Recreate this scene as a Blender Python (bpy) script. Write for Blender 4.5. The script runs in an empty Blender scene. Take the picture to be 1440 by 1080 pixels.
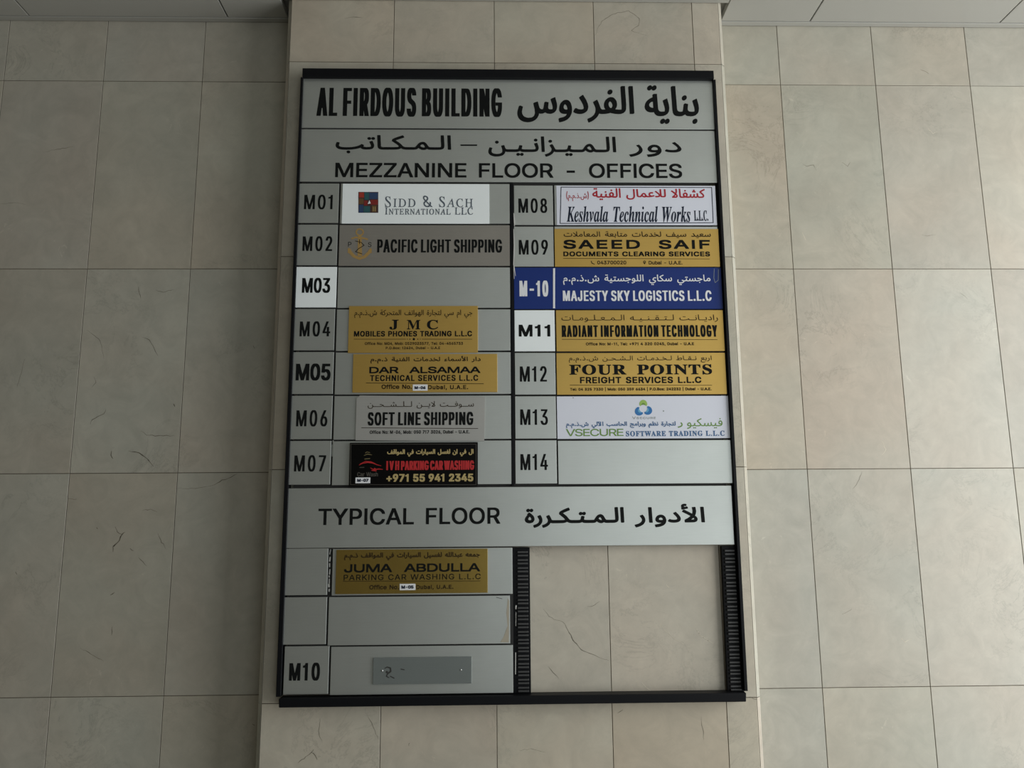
import bpy, bmesh, math, random
from mathutils import Vector, Matrix
from mathutils.geometry import delaunay_2d_cdt

S = bpy.context.scene
COL = S.collection
S.view_settings.view_transform = 'Standard'
S.view_settings.look = 'None'
S.view_settings.gamma = 1.0
S.view_settings.use_curve_mapping = False
S.view_settings.exposure = 0.0
random.seed(4)

# ------------------------------------------------------------------ camera
FOC, CX, CY, CZ = 1139.62655, -0.03701, -2.20827, 1.59459
YAW, PITCH, ROLL = 0.02416, 0.17171, -0.00745
f_ = Vector((math.sin(YAW)*math.cos(PITCH), math.cos(YAW)*math.cos(PITCH), math.sin(PITCH)))
r0 = Vector((math.cos(YAW), -math.sin(YAW), 0.0)); u0 = r0.cross(f_)
r_ = math.cos(ROLL)*r0 + math.sin(ROLL)*u0
u_ = -math.sin(ROLL)*r0 + math.cos(ROLL)*u0
cd = bpy.data.cameras.new('camera'); cam = bpy.data.objects.new('camera', cd); COL.objects.link(cam)
M = Matrix((r_, u_, -f_)).transposed().to_4x4(); M.translation = (CX, CY, CZ); cam.matrix_world = M
cd.sensor_width = 36; cd.lens = 36*FOC/1440; cd.clip_start = 0.02
S.camera = cam

# ------------------------------------------------------------------ light: daylight through the entrance on the right, plus an added fill
W = bpy.data.worlds.new('world'); S.world = W; W.use_nodes = True
nt = W.node_tree; bg = nt.nodes['Background']
tc = nt.nodes.new('ShaderNodeTexCoord'); sep = nt.nodes.new('ShaderNodeSeparateXYZ')
mr = nt.nodes.new('ShaderNodeMapRange'); cr = nt.nodes.new('ShaderNodeValToRGB')
nt.links.new(tc.outputs['Generated'], sep.inputs[0]); nt.links.new(sep.outputs[0], mr.inputs[0])
mr.inputs[1].default_value = -1; mr.inputs[2].default_value = 1
nt.links.new(mr.outputs[0], cr.inputs[0]); nt.links.new(cr.outputs[0], bg.inputs[0])
e = cr.color_ramp.elements
e[0].position = 0.40; e[0].color = (0.19, 0.17, 0.115, 1)
e[1].position = 0.80; e[1].color = (0.50, 0.54, 0.56, 1)
bg.inputs[1].default_value = 0.33

def area(name, loc, target, sx, sy, power, col):
    l = bpy.data.lights.new(name, 'AREA'); l.shape = 'RECTANGLE'; l.size = sx; l.size_y = sy
    l.energy = power; l.color = col
    o = bpy.data.objects.new(name, l); COL.objects.link(o); o.location = loc
    d = Vector(target) - Vector(loc); o.rotation_euler = d.to_track_quat('-Z', 'Y').to_euler()
    return o
area('entrance_daylight', (2.95, -1.5, 1.6), (0.0, -1.5, 1.6), 2.7, 3.0, 126, (1.0, 1.0, 0.985))
area('reflection_fill', (1.7, -5.0, 1.55), (1.7, 0.0, 1.55), 2.6, 3.0, 26, (0.94, 1.0, 1.0))  # added unseen fill behind the camera, brightens the right half of the metal strips

# ------------------------------------------------------------------ helpers
def at(px, py, y):
    d = f_ + r_*((px-720)/FOC) + u_*((540-py)/FOC)
    return Vector((CX, CY, CZ)) + d*((y-CY)/d.y)
def rect(x0, y0, x1, y1, Y):
    ym, xm = (y0+y1)/2, (x0+x1)/2
    return at(x0, ym, Y).x, at(x1, ym, Y).x, at(xm, y1, Y).z, at(xm, y0, Y).z
PXM = 2.2/FOC     # metres per picture pixel on the board

def mat(name, base, rough=0.5, metal=0.0, spec=0.5):
    m = bpy.data.materials.new(name); m.use_nodes = True
    b = m.node_tree.nodes['Principled BSDF']
    b.inputs['Base Color'].default_value = (*base, 1); b.inputs['Roughness'].default_value = rough
    b.inputs['Metallic'].default_value = metal; b.inputs['Specular IOR Level'].default_value = spec
    return m
def node(m, t, **kw):
    n = m.node_tree.nodes.new(t)
    for k, v in kw.items(): setattr(n, k, v)
    return n
def brushed(name, base, rough, metal, var=0.06, scale=(6, 6, 320), bump=0.04):
    m = mat(name, base, rough, metal); L = m.node_tree.links; b = m.node_tree.nodes['Principled BSDF']
    tc = node(m, 'ShaderNodeTexCoord'); mp = node(m, 'ShaderNodeMapping'); mp.inputs['Scale'].default_value = scale
    nz = node(m, 'ShaderNodeTexNoise'); nz.inputs['Scale'].default_value = 3; nz.inputs['Detail'].default_value = 5
    L.new(tc.outputs['Object'], mp.inputs[0]); L.new(mp.outputs[0], nz.inputs['Vector'])
    n2 = node(m, 'ShaderNodeTexNoise'); n2.inputs['Scale'].default_value = 9; n2.inputs['Detail'].default_value = 4
    L.new(tc.outputs['Object'], n2.inputs['Vector'])
    ad = node(m, 'ShaderNodeMath', operation='ADD'); L.new(nz.outputs[0], ad.inputs[0]); L.new(n2.outputs[0], ad.inputs[1])
    mr = node(m, 'ShaderNodeMapRange'); mr.inputs[1].default_value = 0.6; mr.inputs[2].default_value = 1.4
    mr.inputs[3].default_value = 1-var; mr.inputs[4].default_value = 1+var
    L.new(ad.outputs[0], mr.inputs[0])
    mx = node(m, 'ShaderNodeVectorMath', operation='SCALE'); mx.inputs[0].default_value = base
    L.new(mr.outputs[0], mx.inputs['Scale']); L.new(mx.outputs[0], b.inputs['Base Color'])
    bp = node(m, 'ShaderNodeBump'); bp.inputs['Strength'].default_value = bump; bp.inputs['Distance'].default_value = 0.002
    L.new(nz.outputs[0], bp.inputs['Height']); L.new(bp.outputs[0], b.inputs['Normal'])
    return m
def marble(name):
    m = mat(name, (.5, .45, .37), 0.42); L = m.node_tree.links; b = m.node_tree.nodes['Principled BSDF']
    tc = node(m, 'ShaderNodeTexCoord'); ton = node(m, 'ShaderNodeAttribute', attribute_name='tone')
    sd = node(m, 'ShaderNodeAttribute', attribute_name='seed')
    add = node(m, 'ShaderNodeVectorMath', operation='ADD'); sc = node(m, 'ShaderNodeVectorMath', operation='SCALE')
    sc.inputs['Scale'].default_value = 37.0
    L.new(sd.outputs['Color'], sc.inputs[0]); L.new(tc.outputs['Object'], add.inputs[0]); L.new(sc.outputs[0], add.inputs[1])
    def noise(s, d, r=.55, dist=0.0):
        n = node(m, 'ShaderNodeTexNoise'); n.inputs['Scale'].default_value = s; n.inputs['Detail'].default_value = d
        n.inputs['Roughness'].default_value = r; n.inputs['Distortion'].default_value = dist
        L.new(add.outputs[0], n.inputs['Vector']); return n
    def rng(src, a, b_, c, d):
        n = node(m, 'ShaderNodeMapRange'); n.clamp = True
        for i, v in enumerate((a, b_, c, d)): n.inputs[i+1].default_value = v
        L.new(src, n.inputs[0]); return n.outputs[0]
    def math2(op, a, b_):
        n = node(m, 'ShaderNodeMath', operation=op)
        for i, v in enumerate((a, b_)):
            if isinstance(v, float): n.inputs[i].default_value = v
            else: L.new(v, n.inputs[i])
        return n.outputs[0]
    big = noise(3.2, 4, .6, .6); fine = noise(34, 5, .6)
    v1 = rng(big.outputs[0], .3, .7, .93, 1.06); v2 = rng(fine.outputs[0], .3, .7, .97, 1.03)
    mid = noise(11, 7, .66, 1.4); v3 = rng(mid.outputs[0], .32, .68, .915, 1.06)
    val = math2('MULTIPLY', math2('MULTIPLY', v1, v2), v3)
    # hair veins: the zero line of a warped noise, kept only in patches
    hv = noise(5.5, 10, .74, .9); patch = noise(2.6, 2)
    line = rng(math2('ABSOLUTE', math2('SUBTRACT', hv.outputs[0], .5), 0.0), 0.0, .016, 1.0, 0.0)
    vein = math2('MULTIPLY', line, rng(patch.outputs[0], .48, .66, 0.0, .22))
    val = math2('MULTIPLY', val, math2('SUBTRACT', 1.0, vein))
    # pale shell flecks
    fl = noise(22, 4, .7, 2.5); fp = noise(4.0, 2)
    fleck = math2('MULTIPLY', rng(fl.outputs[0], .63, .70, 0.0, .20), rng(fp.outputs[0], .5, .65, 0.0, 1.0))
    val = math2('ADD', val, fleck)
    mx = node(m, 'ShaderNodeVectorMath', operation='SCALE'); L.new(ton.outputs['Color'], mx.inputs[0]); L.new(val, mx.inputs['Scale'])
    # warm / cool drift inside a tile
    hue = noise(2.1, 3, .5, .4)
    mixc = node(m, 'ShaderNodeMix', data_type='RGBA', blend_type='MULTIPLY'); mixc.inputs[0].default_value = 1.0
    rp = node(m, 'ShaderNodeValToRGB'); L.new(hue.outputs[0], rp.inputs[0])
    rp.color_ramp.elements[0].position = .3; rp.color_ramp.elements[0].color = (.95, 1.0, 1.0, 1)
    rp.color_ramp.elements[1].position = .7; rp.color_ramp.elements[1].color = (1.0, .965, .93, 1)
    L.new(mx.outputs[0], mixc.inputs[6]); L.new(rp.outputs[0], mixc.inputs[7]); L.new(mixc.outputs[2], b.inputs['Base Color'])
    bp = node(m, 'ShaderNodeBump'); bp.inputs['Strength'].default_value = .03; bp.inputs['Distance'].default_value = .004
    L.new(fine.outputs[0], bp.inputs['Height']); L.new(bp.outputs[0], b.inputs['Normal'])
    return m

MT = dict(
    marble=marble('marble'), grout=mat('grout', (.13, .11, .08), .9), vein=mat('marble_vein', (.17, .15, .115), .6),
    palevein=mat('pale_vein', (.66, .61, .5), .6),
    alu=brushed('brushed_aluminium', (.545, .575, .555), .37, .80),
    steel=brushed('brown_steel', (.31, .295, .265), .42, .55, .08),
    gold=brushed('brushed_gold', (.58, .38, .10), .36, .65, .05),
    gold2=brushed('mirror_gold', (.44, .31, .08), .24, .85, .05),
    silver=brushed('silver_plaque', (.43, .43, .41), .40, .45),
    black=mat('black_plastic', (.004, .0045, .006), .5, 0, .16), rib=mat('black_ribs', (.045, .046, .047), .4, 0, .5),
    gap_shade=mat('gap_shade', (.012, .012, .012), .7), vinyl=mat('black_vinyl', (.005, .006, .006), .6, 0, .12),
    white=mat('white_acrylic', (.85, .91, .92), .32), lilac=mat('white_sheet', (.68, .71, .80), .35),
    blue=mat('blue_sheet', (.008, .028, .17), .4, 0, .3), whitev=mat('white_vinyl', (.75, .77, .8), .5),
    red=mat('red_ink', (.36, .006, .02), .5), slate=mat('slate_ink', (.085, .11, .14), .5), navy=mat('navy_ink', (.010, .016, .035), .6, 0, .15),
    brown=mat('brown_ink', (.028, .017, .006), .6, 0, .15), goldv=mat('gold_vinyl', (.42, .33, .14), .45),
    redv=mat('red_vinyl', (.42, .012, .015), .5), green=mat('green_ink', (.13, .26, .05), .5), blueink=mat('blue_ink', (.04, .12, .27), .5),
    skyblue=mat('sky_blue', (.12, .38, .60), .5), lime=mat('lime', (.30, .48, .10), .5), deepblue=mat('deep_blue', (.02, .16, .42), .5),
    greyink=mat('grey_ink', (.25, .29, .28), .5), blackgloss=mat('black_gloss', (.003, .003, .003), .3, 0, .14),
    chip=mat('paint_chip', (.62, .62, .6), .6), residue=mat('glue_residue', (.03, .03, .028), .7), smear=mat('glue_smear', (.36, .33, .26), .6),
    ceil=mat('ceiling_panel', (.41, .41, .38), .2, 0, .8), trimm=mat('ceiling_trim', (.40, .40, .37), .45), floor=mat('floor_stone', (.17, .155, .13), .45),
    anchor=mat('anchor_gold', (.42, .27, .09), .45, .3), screw=mat('screw_steel', (.7, .72, .72), .25, .9),
    clear=brushed('grey_acrylic', (.19, .215, .21), .25, .25, .04), dkred=mat('dark_red_ink', (.20, .015, .012), .5), teal=mat('teal_ink', (.02, .09, .10), .5),
    mos_blue=mat('mosaic_blue', (.02, .05, .13), .5), mos_dark=mat('mosaic_dark', (.045, .02, .02), .5), mos_brown=mat('mosaic_brown', (.12, .06, .02), .5),
    mos_red=mat('mosaic_red', (.33, .03, .015), .5), dimgrey=mat('dim_grey_ink', (.06, .055, .045), .5), olive=mat('olive_ink', (.15, .12, .05), .5))

def link(name, me, mats, parent=None):
    for m in mats: me.materials.append(MT[m])
    o = bpy.data.objects.new(name, me); COL.objects.link(o)
    if parent: o.parent = parent
    return o
def tag(o, label=None, cat=None, group=None, kind=None):
    if label: o['label'] = label
    if cat: o['category'] = cat
    if group: o['group'] = group
    if kind: o['kind'] = kind
    return o
def bevbox(x0, x1, y0, y1, z0, z1, bev=0.0008, seg=2, org=(0, 0, 0), bm=None):
    own = bm is None
    b = bmesh.new()
    bmesh.ops.create_cube(b, size=1, matrix=Matrix.Translation(((x0+x1)/2-org[0], (y0+y1)/2-org[1], (z0+z1)/2-org[2])) @ Matrix.Diagonal((x1-x0, y1-y0, z1-z0, 1)))
    if bev: bmesh.ops.bevel(b, geom=b.edges[:], offset=bev, segments=seg, profile=.6, affect='EDGES')
    me = bpy.data.meshes.new('m'); b.to_mesh(me); b.free()
    if own: return me
    bm.from_mesh(me); bpy.data.meshes.remove(me)
def done(bm):
    me = bpy.data.meshes.new('m'); bmesh.ops.recalc_face_normals(bm, faces=bm.faces[:]); bm.to_mesh(me); bm.free(); return me

# ------------------------------------------------------------------ letter shapes (outline tables)
GLYPHS = {}
GLYPHS[0, 38] = [448, [197,-7,165,-5,136,1,110,12,78,34,61,52,43,84,36,108,34,133,36,154,43,181,70,220,140,279,237,352,255,375,262,405,255,434,233,454,201,461,168,453,155,444,145,431,139,416,137,399,145,363,169,327,438,0,364,0,121,293,87,344,77,379,76,409,82,440,96,467,117,488,144,503,165,510,200,513,224,512,256,503,274,494,297,475,313,451,320,433,324,404,322,382,309,349,281,314,144,210,110,174,100,154,97,131,100,108,114,81,143,57,175,48,213,48,251,59,294,88,321,121,336,151,343,174,349,224,408,224,403,167,389,124,371,92,333,47,305,23,271,7,234,-3]]
GLYPHS[0, 43] = [453, [198,34,198,364,255,364,255,34], [61,172,61,226,391,226,391,172]]
GLYPHS[0, 44] = [188, [38,-119,68,71,137,71,84,-119]]
GLYPHS[0, 45] = [453, [337,244,337,188,114,188,114,244]]
GLYPHS[0, 46] = [188, [95,-4,78,-1,63,9,53,24,50,41,53,59,63,73,78,83,95,87,113,83,128,73,138,59,141,41,138,24,128,9,113,-1]]
GLYPHS[0, 48] = [453, [227,-7,191,-3,158,7,130,24,95,62,69,113,57,155,50,202,48,254,50,306,57,353,69,395,95,447,130,484,159,502,191,512,227,516,262,512,295,502,323,484,358,447,384,395,396,353,403,306,405,254,403,202,396,155,384,113,359,62,323,24,295,7,263,-3], [227,50,250,52,271,60,290,74,313,103,330,144,338,176,344,254,338,332,330,365,313,405,290,435,271,449,250,457,227,460,203,457,182,449,163,435,140,405,123,365,115,332,109,254,115,176,123,144,140,103,163,74,182,60,203,52]]
GLYPHS[0, 49] = [350, [154,0,220,0,220,509,171,509,157,462,119,437,42,428,42,381,154,381]]
GLYPHS[0, 50] = [453, [64,0,64,47,282,282,311,327,320,364,317,397,308,419,287,441,258,455,233,459,205,458,188,454,165,443,148,427,135,406,127,362,66,362,68,391,80,430,94,453,111,473,143,496,168,507,196,513,240,515,268,511,294,502,317,490,337,474,354,456,367,434,376,411,380,386,380,354,374,327,357,290,327,247,281,195,153,60,153,57,389,57,389,0]]
GLYPHS[0, 51] = [453, [218,-7,188,-5,146,5,98,30,70,57,57,79,48,104,44,132,109,132,115,107,132,81,158,63,191,52,229,50,258,55,291,69,309,86,325,116,329,145,323,180,306,211,284,229,254,241,216,247,157,248,157,299,288,448,288,452,70,452,70,509,372,509,372,461,211,278,211,289,247,290,279,286,321,269,354,244,371,222,387,186,393,145,387,103,377,78,362,55,344,36,321,19,295,7,266,-2]]
GLYPHS[0, 52] = [453, [40,105,40,158,247,509,311,509,109,163,413,163,413,105], [282,0,282,318,343,318,343,0]]
GLYPHS[0, 53] = [453, [221,-7,165,1,140,11,108,32,83,60,71,82,63,105,60,130,122,130,134,95,148,78,166,64,204,51,231,50,250,53,284,69,304,89,314,104,326,141,327,173,324,193,314,221,297,244,275,262,248,273,218,277,184,273,152,262,128,246,67,253,96,509,366,509,366,452,151,452,134,301,170,322,212,333,252,332,294,321,330,299,358,269,379,231,388,199,391,163,385,117,376,89,352,52,321,23,296,8,268,-1]]
GLYPHS[0, 54] = [453, [226,-7,182,-1,155,8,130,22,100,51,78,87,69,115,64,162,68,199,86,253,112,302,252,509,322,509,151,261,145,261,157,279,174,295,196,307,214,312,265,312,291,305,316,295,337,280,355,262,375,228,387,187,389,157,387,127,379,98,368,73,352,50,333,30,310,14,284,3,257,-4], [226,48,263,55,279,63,299,79,314,101,322,119,327,157,322,196,314,213,299,235,279,251,263,259,226,265,190,259,174,252,153,235,138,214,131,197,125,158,131,119,138,102,153,79,174,63,190,55]]
GLYPHS[0, 55] = [453, [97,0,323,452,62,452,62,509,391,509,391,449,165,0]]
GLYPHS[0, 56] = [453, [226,-7,163,1,136,11,101,33,74,62,62,84,54,109,52,135,58,176,65,195,81,220,101,241,117,252,153,265,109,289,93,308,80,330,73,354,70,380,73,405,79,429,98,460,134,492,158,503,184,511,226,516,269,511,317,492,354,460,373,429,379,405,382,380,379,354,372,330,359,308,343,289,300,265,335,252,372,220,395,176,401,135,398,109,391,84,378,62,352,33,317,11,289,1], [226,49,267,54,285,60,307,74,323,91,331,106,337,139,330,173,322,189,305,208,283,223,265,230,226,235,187,230,169,223,147,208,130,189,122,173,115,139,121,106,129,91,145,74,167,60,185,54], [226,290,260,294,293,313,314,344,319,376,314,407,294,437,260,455,226,460,192,455,159,437,138,407,133,376,138,344,159,313,193,294]]
GLYPHS[0, 57] = [453, [226,516,256,513,298,501,322,486,352,458,374,421,384,393,389,347,385,309,367,256,340,207,200,0,130,0,301,248,307,248,295,229,278,214,257,202,238,196,188,197,161,203,137,214,116,229,98,247,77,281,66,321,64,352,66,382,73,411,85,436,101,459,120,479,143,494,168,506,196,513], [226,460,190,454,174,446,154,429,138,407,131,390,125,352,131,313,138,295,154,274,174,257,190,250,226,243,263,249,279,257,299,273,314,295,322,312,327,350,322,390,314,407,299,429,279,446,263,454]]
GLYPHS[0, 58] = [188, [95,-4,78,-1,63,9,53,24,50,41,53,59,63,73,78,83,95,87,113,83,128,73,138,59,141,41,138,24,128,9,113,-1], [95,271,78,274,63,284,53,299,50,316,53,334,63,349,78,359,95,362,113,359,128,349,138,334,141,316,138,299,128,284,113,274]]
GLYPHS[0, 65] = [480, [16,0,201,509,276,509,463,0,395,0,287,302,232,478,245,478,213,371,85,0], [110,142,110,199,370,199,370,142]]
GLYPHS[0, 66] = [456, [60,0,60,509,258,508,304,501,329,491,359,469,381,442,394,410,398,363,390,327,373,301,350,282,315,267,315,262,347,254,371,240,391,220,407,194,416,161,417,124,413,100,400,67,377,39,357,24,331,12,301,4,247,0], [125,57,264,58,296,63,320,73,344,96,355,126,354,153,342,184,333,197,313,213,279,228,248,231,125,231], [125,285,247,286,273,290,295,300,319,320,333,348,335,383,326,412,304,436,270,449,125,452]]
GLYPHS[0, 67] = [510, [267,-7,225,-3,186,7,150,25,104,63,70,115,53,157,44,203,40,254,44,305,53,352,70,393,104,445,150,484,186,501,225,512,267,516,305,513,340,504,373,490,402,471,427,447,448,418,463,385,473,348,408,348,394,388,363,424,330,444,284,455,237,453,196,439,161,414,133,378,113,332,106,295,104,233,109,194,119,160,133,130,151,105,184,76,210,63,252,54,284,54,315,60,351,76,375,96,397,128,408,160,473,160,463,124,448,91,428,62,402,38,373,19,341,5,305,-4]]
GLYPHS[0, 68] = [502, [219,0,96,0,96,57,254,60,304,73,343,99,372,135,385,164,394,198,399,235,399,275,390,329,372,375,354,399,332,420,306,435,275,446,240,451,93,452,93,509,250,508,294,501,334,488,369,467,412,426,442,372,455,329,462,255,455,181,442,138,411,83,368,42,332,21,291,8], [125,509,125,0,60,0,60,509]]
GLYPHS[0, 69] = [419, [60,0,60,509,372,509,372,452,125,452,125,286,355,286,355,229,125,229,125,57,375,57,375,0]]
GLYPHS[0, 70] = [410, [60,0,60,509,369,509,369,452,125,452,125,278,346,278,346,221,125,221,125,0]]
GLYPHS[0, 71] = [520, [269,-7,225,-3,185,7,149,25,104,64,69,116,53,157,43,203,40,254,43,305,53,352,69,393,103,445,133,472,184,501,223,512,265,516,304,513,340,504,374,489,403,469,429,445,449,416,465,384,474,349,408,349,391,386,368,417,337,439,308,451,274,456,236,453,196,440,171,424,141,392,125,364,109,314,104,275,106,213,113,177,125,145,151,105,184,76,210,63,238,56,283,53,309,57,333,66,355,78,374,93,396,123,410,160,415,202,434,199,283,199,283,256,478,256,477,180,471,141,459,107,431,62,392,28,360,11,308,-4]]
GLYPHS[0, 72] = [517, [60,0,60,509,125,509,125,289,392,289,392,509,457,509,457,0,392,0,392,232,125,232,125,0]]
GLYPHS[0, 73] = [185, [60,0,60,509,125,509,125,0]]
GLYPHS[0, 74] = [396, [185,-7,143,-2,106,11,75,33,63,47,44,81,38,100,33,173,98,173,98,130,108,93,122,74,149,56,172,51,209,53,230,61,248,74,261,93,271,130,272,509,336,509,336,145,332,100,318,63,307,47,279,21,246,3,227,-2]]
GLYPHS[0, 75] = [467, [104,145,104,216,174,303,364,509,448,509,231,276,228,276], [60,0,60,509,125,509,125,0], [372,0,188,259,228,309,449,0]]
GLYPHS[0, 76] = [393, [60,0,60,509,125,509,125,57,361,57,361,0]]
GLYPHS[0, 77] = [628, [60,0,60,509,152,509,277,187,322,49,307,49,342,158,476,509,568,509,568,0,504,0,507,457,513,457,467,322,342,0,286,0,170,291,112,457,119,457,120,416,122,0]]
GLYPHS[0, 78] = [523, [60,0,60,509,136,509,363,151,414,55,405,54,399,157,399,509,463,509,463,0,387,0,177,331,108,452,119,454,125,291,125,0]]
GLYPHS[0, 79] = [533, [267,-7,225,-3,186,7,150,25,105,63,70,115,53,157,44,203,40,254,44,305,53,352,70,393,105,445,150,484,186,501,225,512,267,516,309,512,348,501,384,484,429,445,464,393,480,352,490,305,493,254,490,203,480,157,464,115,429,63,400,36,348,7,309,-3], [267,53,310,59,337,69,361,84,383,105,408,144,420,176,428,213,430,254,428,295,420,332,408,365,383,404,361,424,337,440,296,453,267,456,223,450,197,440,172,424,151,404,125,364,113,332,106,295,103,254,106,213,113,176,125,144,151,105,172,84,197,69,237,55]]
GLYPHS[0, 80] = [445, [60,0,60,509,254,508,305,499,332,487,366,462,383,441,396,417,404,391,408,363,404,304,396,278,383,254,356,223,319,201,272,188,109,186,109,242,245,243,279,248,305,261,329,286,343,328,342,376,329,409,305,434,268,449,232,452,125,452,125,0]]
GLYPHS[0, 81] = [533, [245,159,313,159,468,-48,401,-48], [267,-7,225,-3,186,7,150,25,105,63,70,115,53,157,44,203,40,254,44,305,53,352,70,393,105,445,150,484,186,501,225,512,267,516,309,512,348,501,384,484,429,445,464,393,480,352,490,305,493,254,490,203,480,157,464,115,429,63,400,36,348,7,309,-3], [267,53,310,59,337,69,361,84,383,105,408,144,420,176,428,213,430,254,428,295,420,332,408,365,383,404,361,424,337,440,296,453,267,456,223,450,197,440,172,424,151,404,125,364,113,332,106,295,103,254,106,213,113,176,125,144,151,105,172,84,197,69,237,55]]
GLYPHS[0, 82] = [449, [60,0,60,509,255,508,290,504,333,489,367,465,384,444,396,421,407,381,407,323,401,296,390,271,367,240,333,217,289,203,236,198,96,198,96,255,246,255,289,263,306,271,325,287,337,308,344,333,344,371,337,397,319,425,298,440,279,446,246,452,125,452,125,0], [353,0,230,229,303,229,428,0]]
GLYPHS[0, 83] = [447, [224,-9,156,-1,128,9,91,31,72,50,51,83,42,109,38,137,104,137,114,102,136,76,166,59,204,50,246,50,286,60,317,79,338,106,345,130,344,154,336,174,322,189,296,205,163,246,112,269,76,301,56,341,52,372,58,413,68,437,92,468,113,484,151,503,195,514,227,516,289,508,316,498,351,476,377,449,390,427,398,403,401,378,337,378,326,412,312,430,291,444,254,456,204,457,159,444,139,430,129,418,118,398,115,383,117,359,122,345,136,328,162,311,312,264,359,238,384,213,399,189,407,161,408,139,403,99,393,75,379,53,360,34,323,11,294,0,261,-7]]
GLYPHS[0, 84] = [449, [32,452,32,509,417,509,417,452,257,452,257,0,193,0,193,452]]
GLYPHS[0, 85] = [517, [259,-8,203,-2,169,8,140,24,103,55,85,80,71,108,63,140,60,173,60,509,124,509,124,178,128,144,136,123,160,87,187,68,220,56,259,52,298,56,331,68,357,87,381,123,391,155,393,178,393,509,457,509,457,173,454,140,446,108,433,80,414,55,378,24,348,8,315,-2]]
GLYPHS[0, 86] = [480, [204,0,16,509,84,509,192,206,248,31,235,31,267,138,395,509,463,509,278,0]]
GLYPHS[0, 87] = [686, [155,0,16,509,82,509,163,196,197,40,189,40,211,145,306,509,380,509,474,145,497,40,488,40,510,145,603,509,670,509,530,0,455,0,368,323,336,475,350,475,335,395,230,0]]
GLYPHS[0, 88] = [474, [18,0,217,284,217,236,29,509,104,509,204,361,243,292,232,292,252,329,374,509,446,509,259,239,259,287,456,0,382,0,268,165,230,231,244,231,225,196,91,0]]
GLYPHS[0, 89] = [472, [203,0,203,208,16,509,91,509,222,292,250,230,224,230,251,293,381,509,455,509,268,208,268,0]]
GLYPHS[0, 90] = [438, [42,0,42,46,306,431,341,476,348,454,40,452,40,509,397,509,397,462,134,81,97,33,90,54,399,57,399,0]]
GLYPHS[0, 97] = [389, [160,-9,126,-5,94,5,76,15,54,36,38,63,32,84,31,118,36,146,43,161,58,179,78,193,100,203,178,220,247,229,265,235,275,250,275,272,269,291,256,311,240,322,220,329,196,331,163,327,137,316,114,296,100,274,41,291,57,322,71,339,114,368,143,378,173,383,231,381,263,372,293,355,317,329,330,301,337,251,337,0,277,0,277,52,272,52,252,25,229,8,199,-4], [170,45,202,49,220,55,242,68,259,86,274,122,276,190,259,182,134,159,112,147,100,135,95,124,92,105,94,87,102,72,114,61,130,52]]
GLYPHS[0, 98] = [424, [229,-8,198,-5,165,8,142,26,118,59,112,59,112,0,53,0,53,509,114,509,114,319,118,319,147,355,179,376,218,384,259,382,300,368,335,342,362,307,376,277,388,227,390,169,381,116,363,70,336,34,301,9,274,-2], [220,47,242,49,262,55,279,66,301,88,320,128,327,163,328,189,320,250,301,290,280,311,262,322,243,328,220,330,178,322,161,312,140,291,121,252,114,216,113,189,114,162,121,126,140,86,162,65,179,55]]
GLYPHS[0, 99] = [396, [207,-8,174,-5,144,3,117,16,82,46,56,85,44,116,37,150,34,187,37,225,44,260,56,291,82,330,117,360,144,374,174,382,207,384,260,377,305,356,340,322,362,277,303,262,293,285,274,308,252,321,226,329,184,328,163,321,145,310,124,287,113,269,105,247,98,212,99,151,108,117,118,97,137,73,154,60,184,49,207,46,243,52,271,66,292,89,304,117,363,102,354,78,341,56,306,21,261,-1]]
GLYPHS[0, 100] = [424, [195,-8,165,-6,124,9,89,34,62,70,43,116,35,169,36,227,48,277,62,307,89,342,124,368,165,382,207,384,245,376,278,355,306,319,311,319,311,509,372,509,372,0,313,0,313,59,307,59,282,26,259,8,227,-5], [205,47,246,55,263,65,284,86,303,126,310,162,312,189,309,229,303,252,284,291,263,312,246,322,205,330,182,328,162,322,145,311,124,290,105,250,96,189,99,151,105,128,124,88,145,66,162,55,182,49]]
GLYPHS[0, 101] = [404, [212,-8,177,-5,145,3,117,16,82,46,56,85,44,116,37,150,34,187,36,224,44,258,55,290,81,329,115,359,142,373,172,382,205,384,246,380,275,370,303,355,327,333,347,305,361,269,368,242,371,194,371,169,75,169,75,221,338,221,310,202,304,248,288,286,263,314,237,326,205,330,173,326,146,313,125,294,109,270,99,241,96,164,106,116,116,97,135,73,169,53,190,48,220,46,254,53,276,65,294,82,306,105,365,91,348,55,335,39,311,19,283,4,261,-3]]
GLYPHS[0, 102] = [254, [228,379,228,327,6,327,6,379], [81,0,81,432,84,461,91,478,107,499,120,510,143,522,187,530,222,527,243,521,227,468,195,474,171,470,154,460,145,443,142,419,142,0]]
GLYPHS[0, 103] = [425, [207,-151,156,-146,114,-132,76,-104,51,-69,101,-41,131,-74,169,-93,222,-97,249,-92,272,-82,298,-58,308,-34,311,-6,311,68,306,68,287,41,272,28,252,16,227,8,195,5,165,7,125,20,101,34,80,53,63,77,43,120,36,154,34,191,36,229,43,263,55,293,80,332,112,361,138,374,181,384,207,384,237,379,273,360,288,346,308,319,313,319,313,379,372,379,372,-9,367,-54,350,-90,334,-109,314,-124,265,-144], [205,59,246,66,264,75,285,95,300,121,307,142,312,193,311,219,304,253,285,291,264,312,247,322,205,330,182,328,163,322,145,312,124,290,105,252,98,218,96,193,99,155,105,133,124,96,145,76,163,66]]
GLYPHS[0, 104] = [410, [114,227,114,0,53,0,53,509,114,509,114,287,102,287,116,319,132,344,152,362,187,379,213,384,252,383,285,373,313,356,328,340,341,321,350,298,355,271,357,0,296,0,295,249,286,286,273,304,256,318,223,328,192,328,161,317,141,303,126,283,117,257]]
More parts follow.
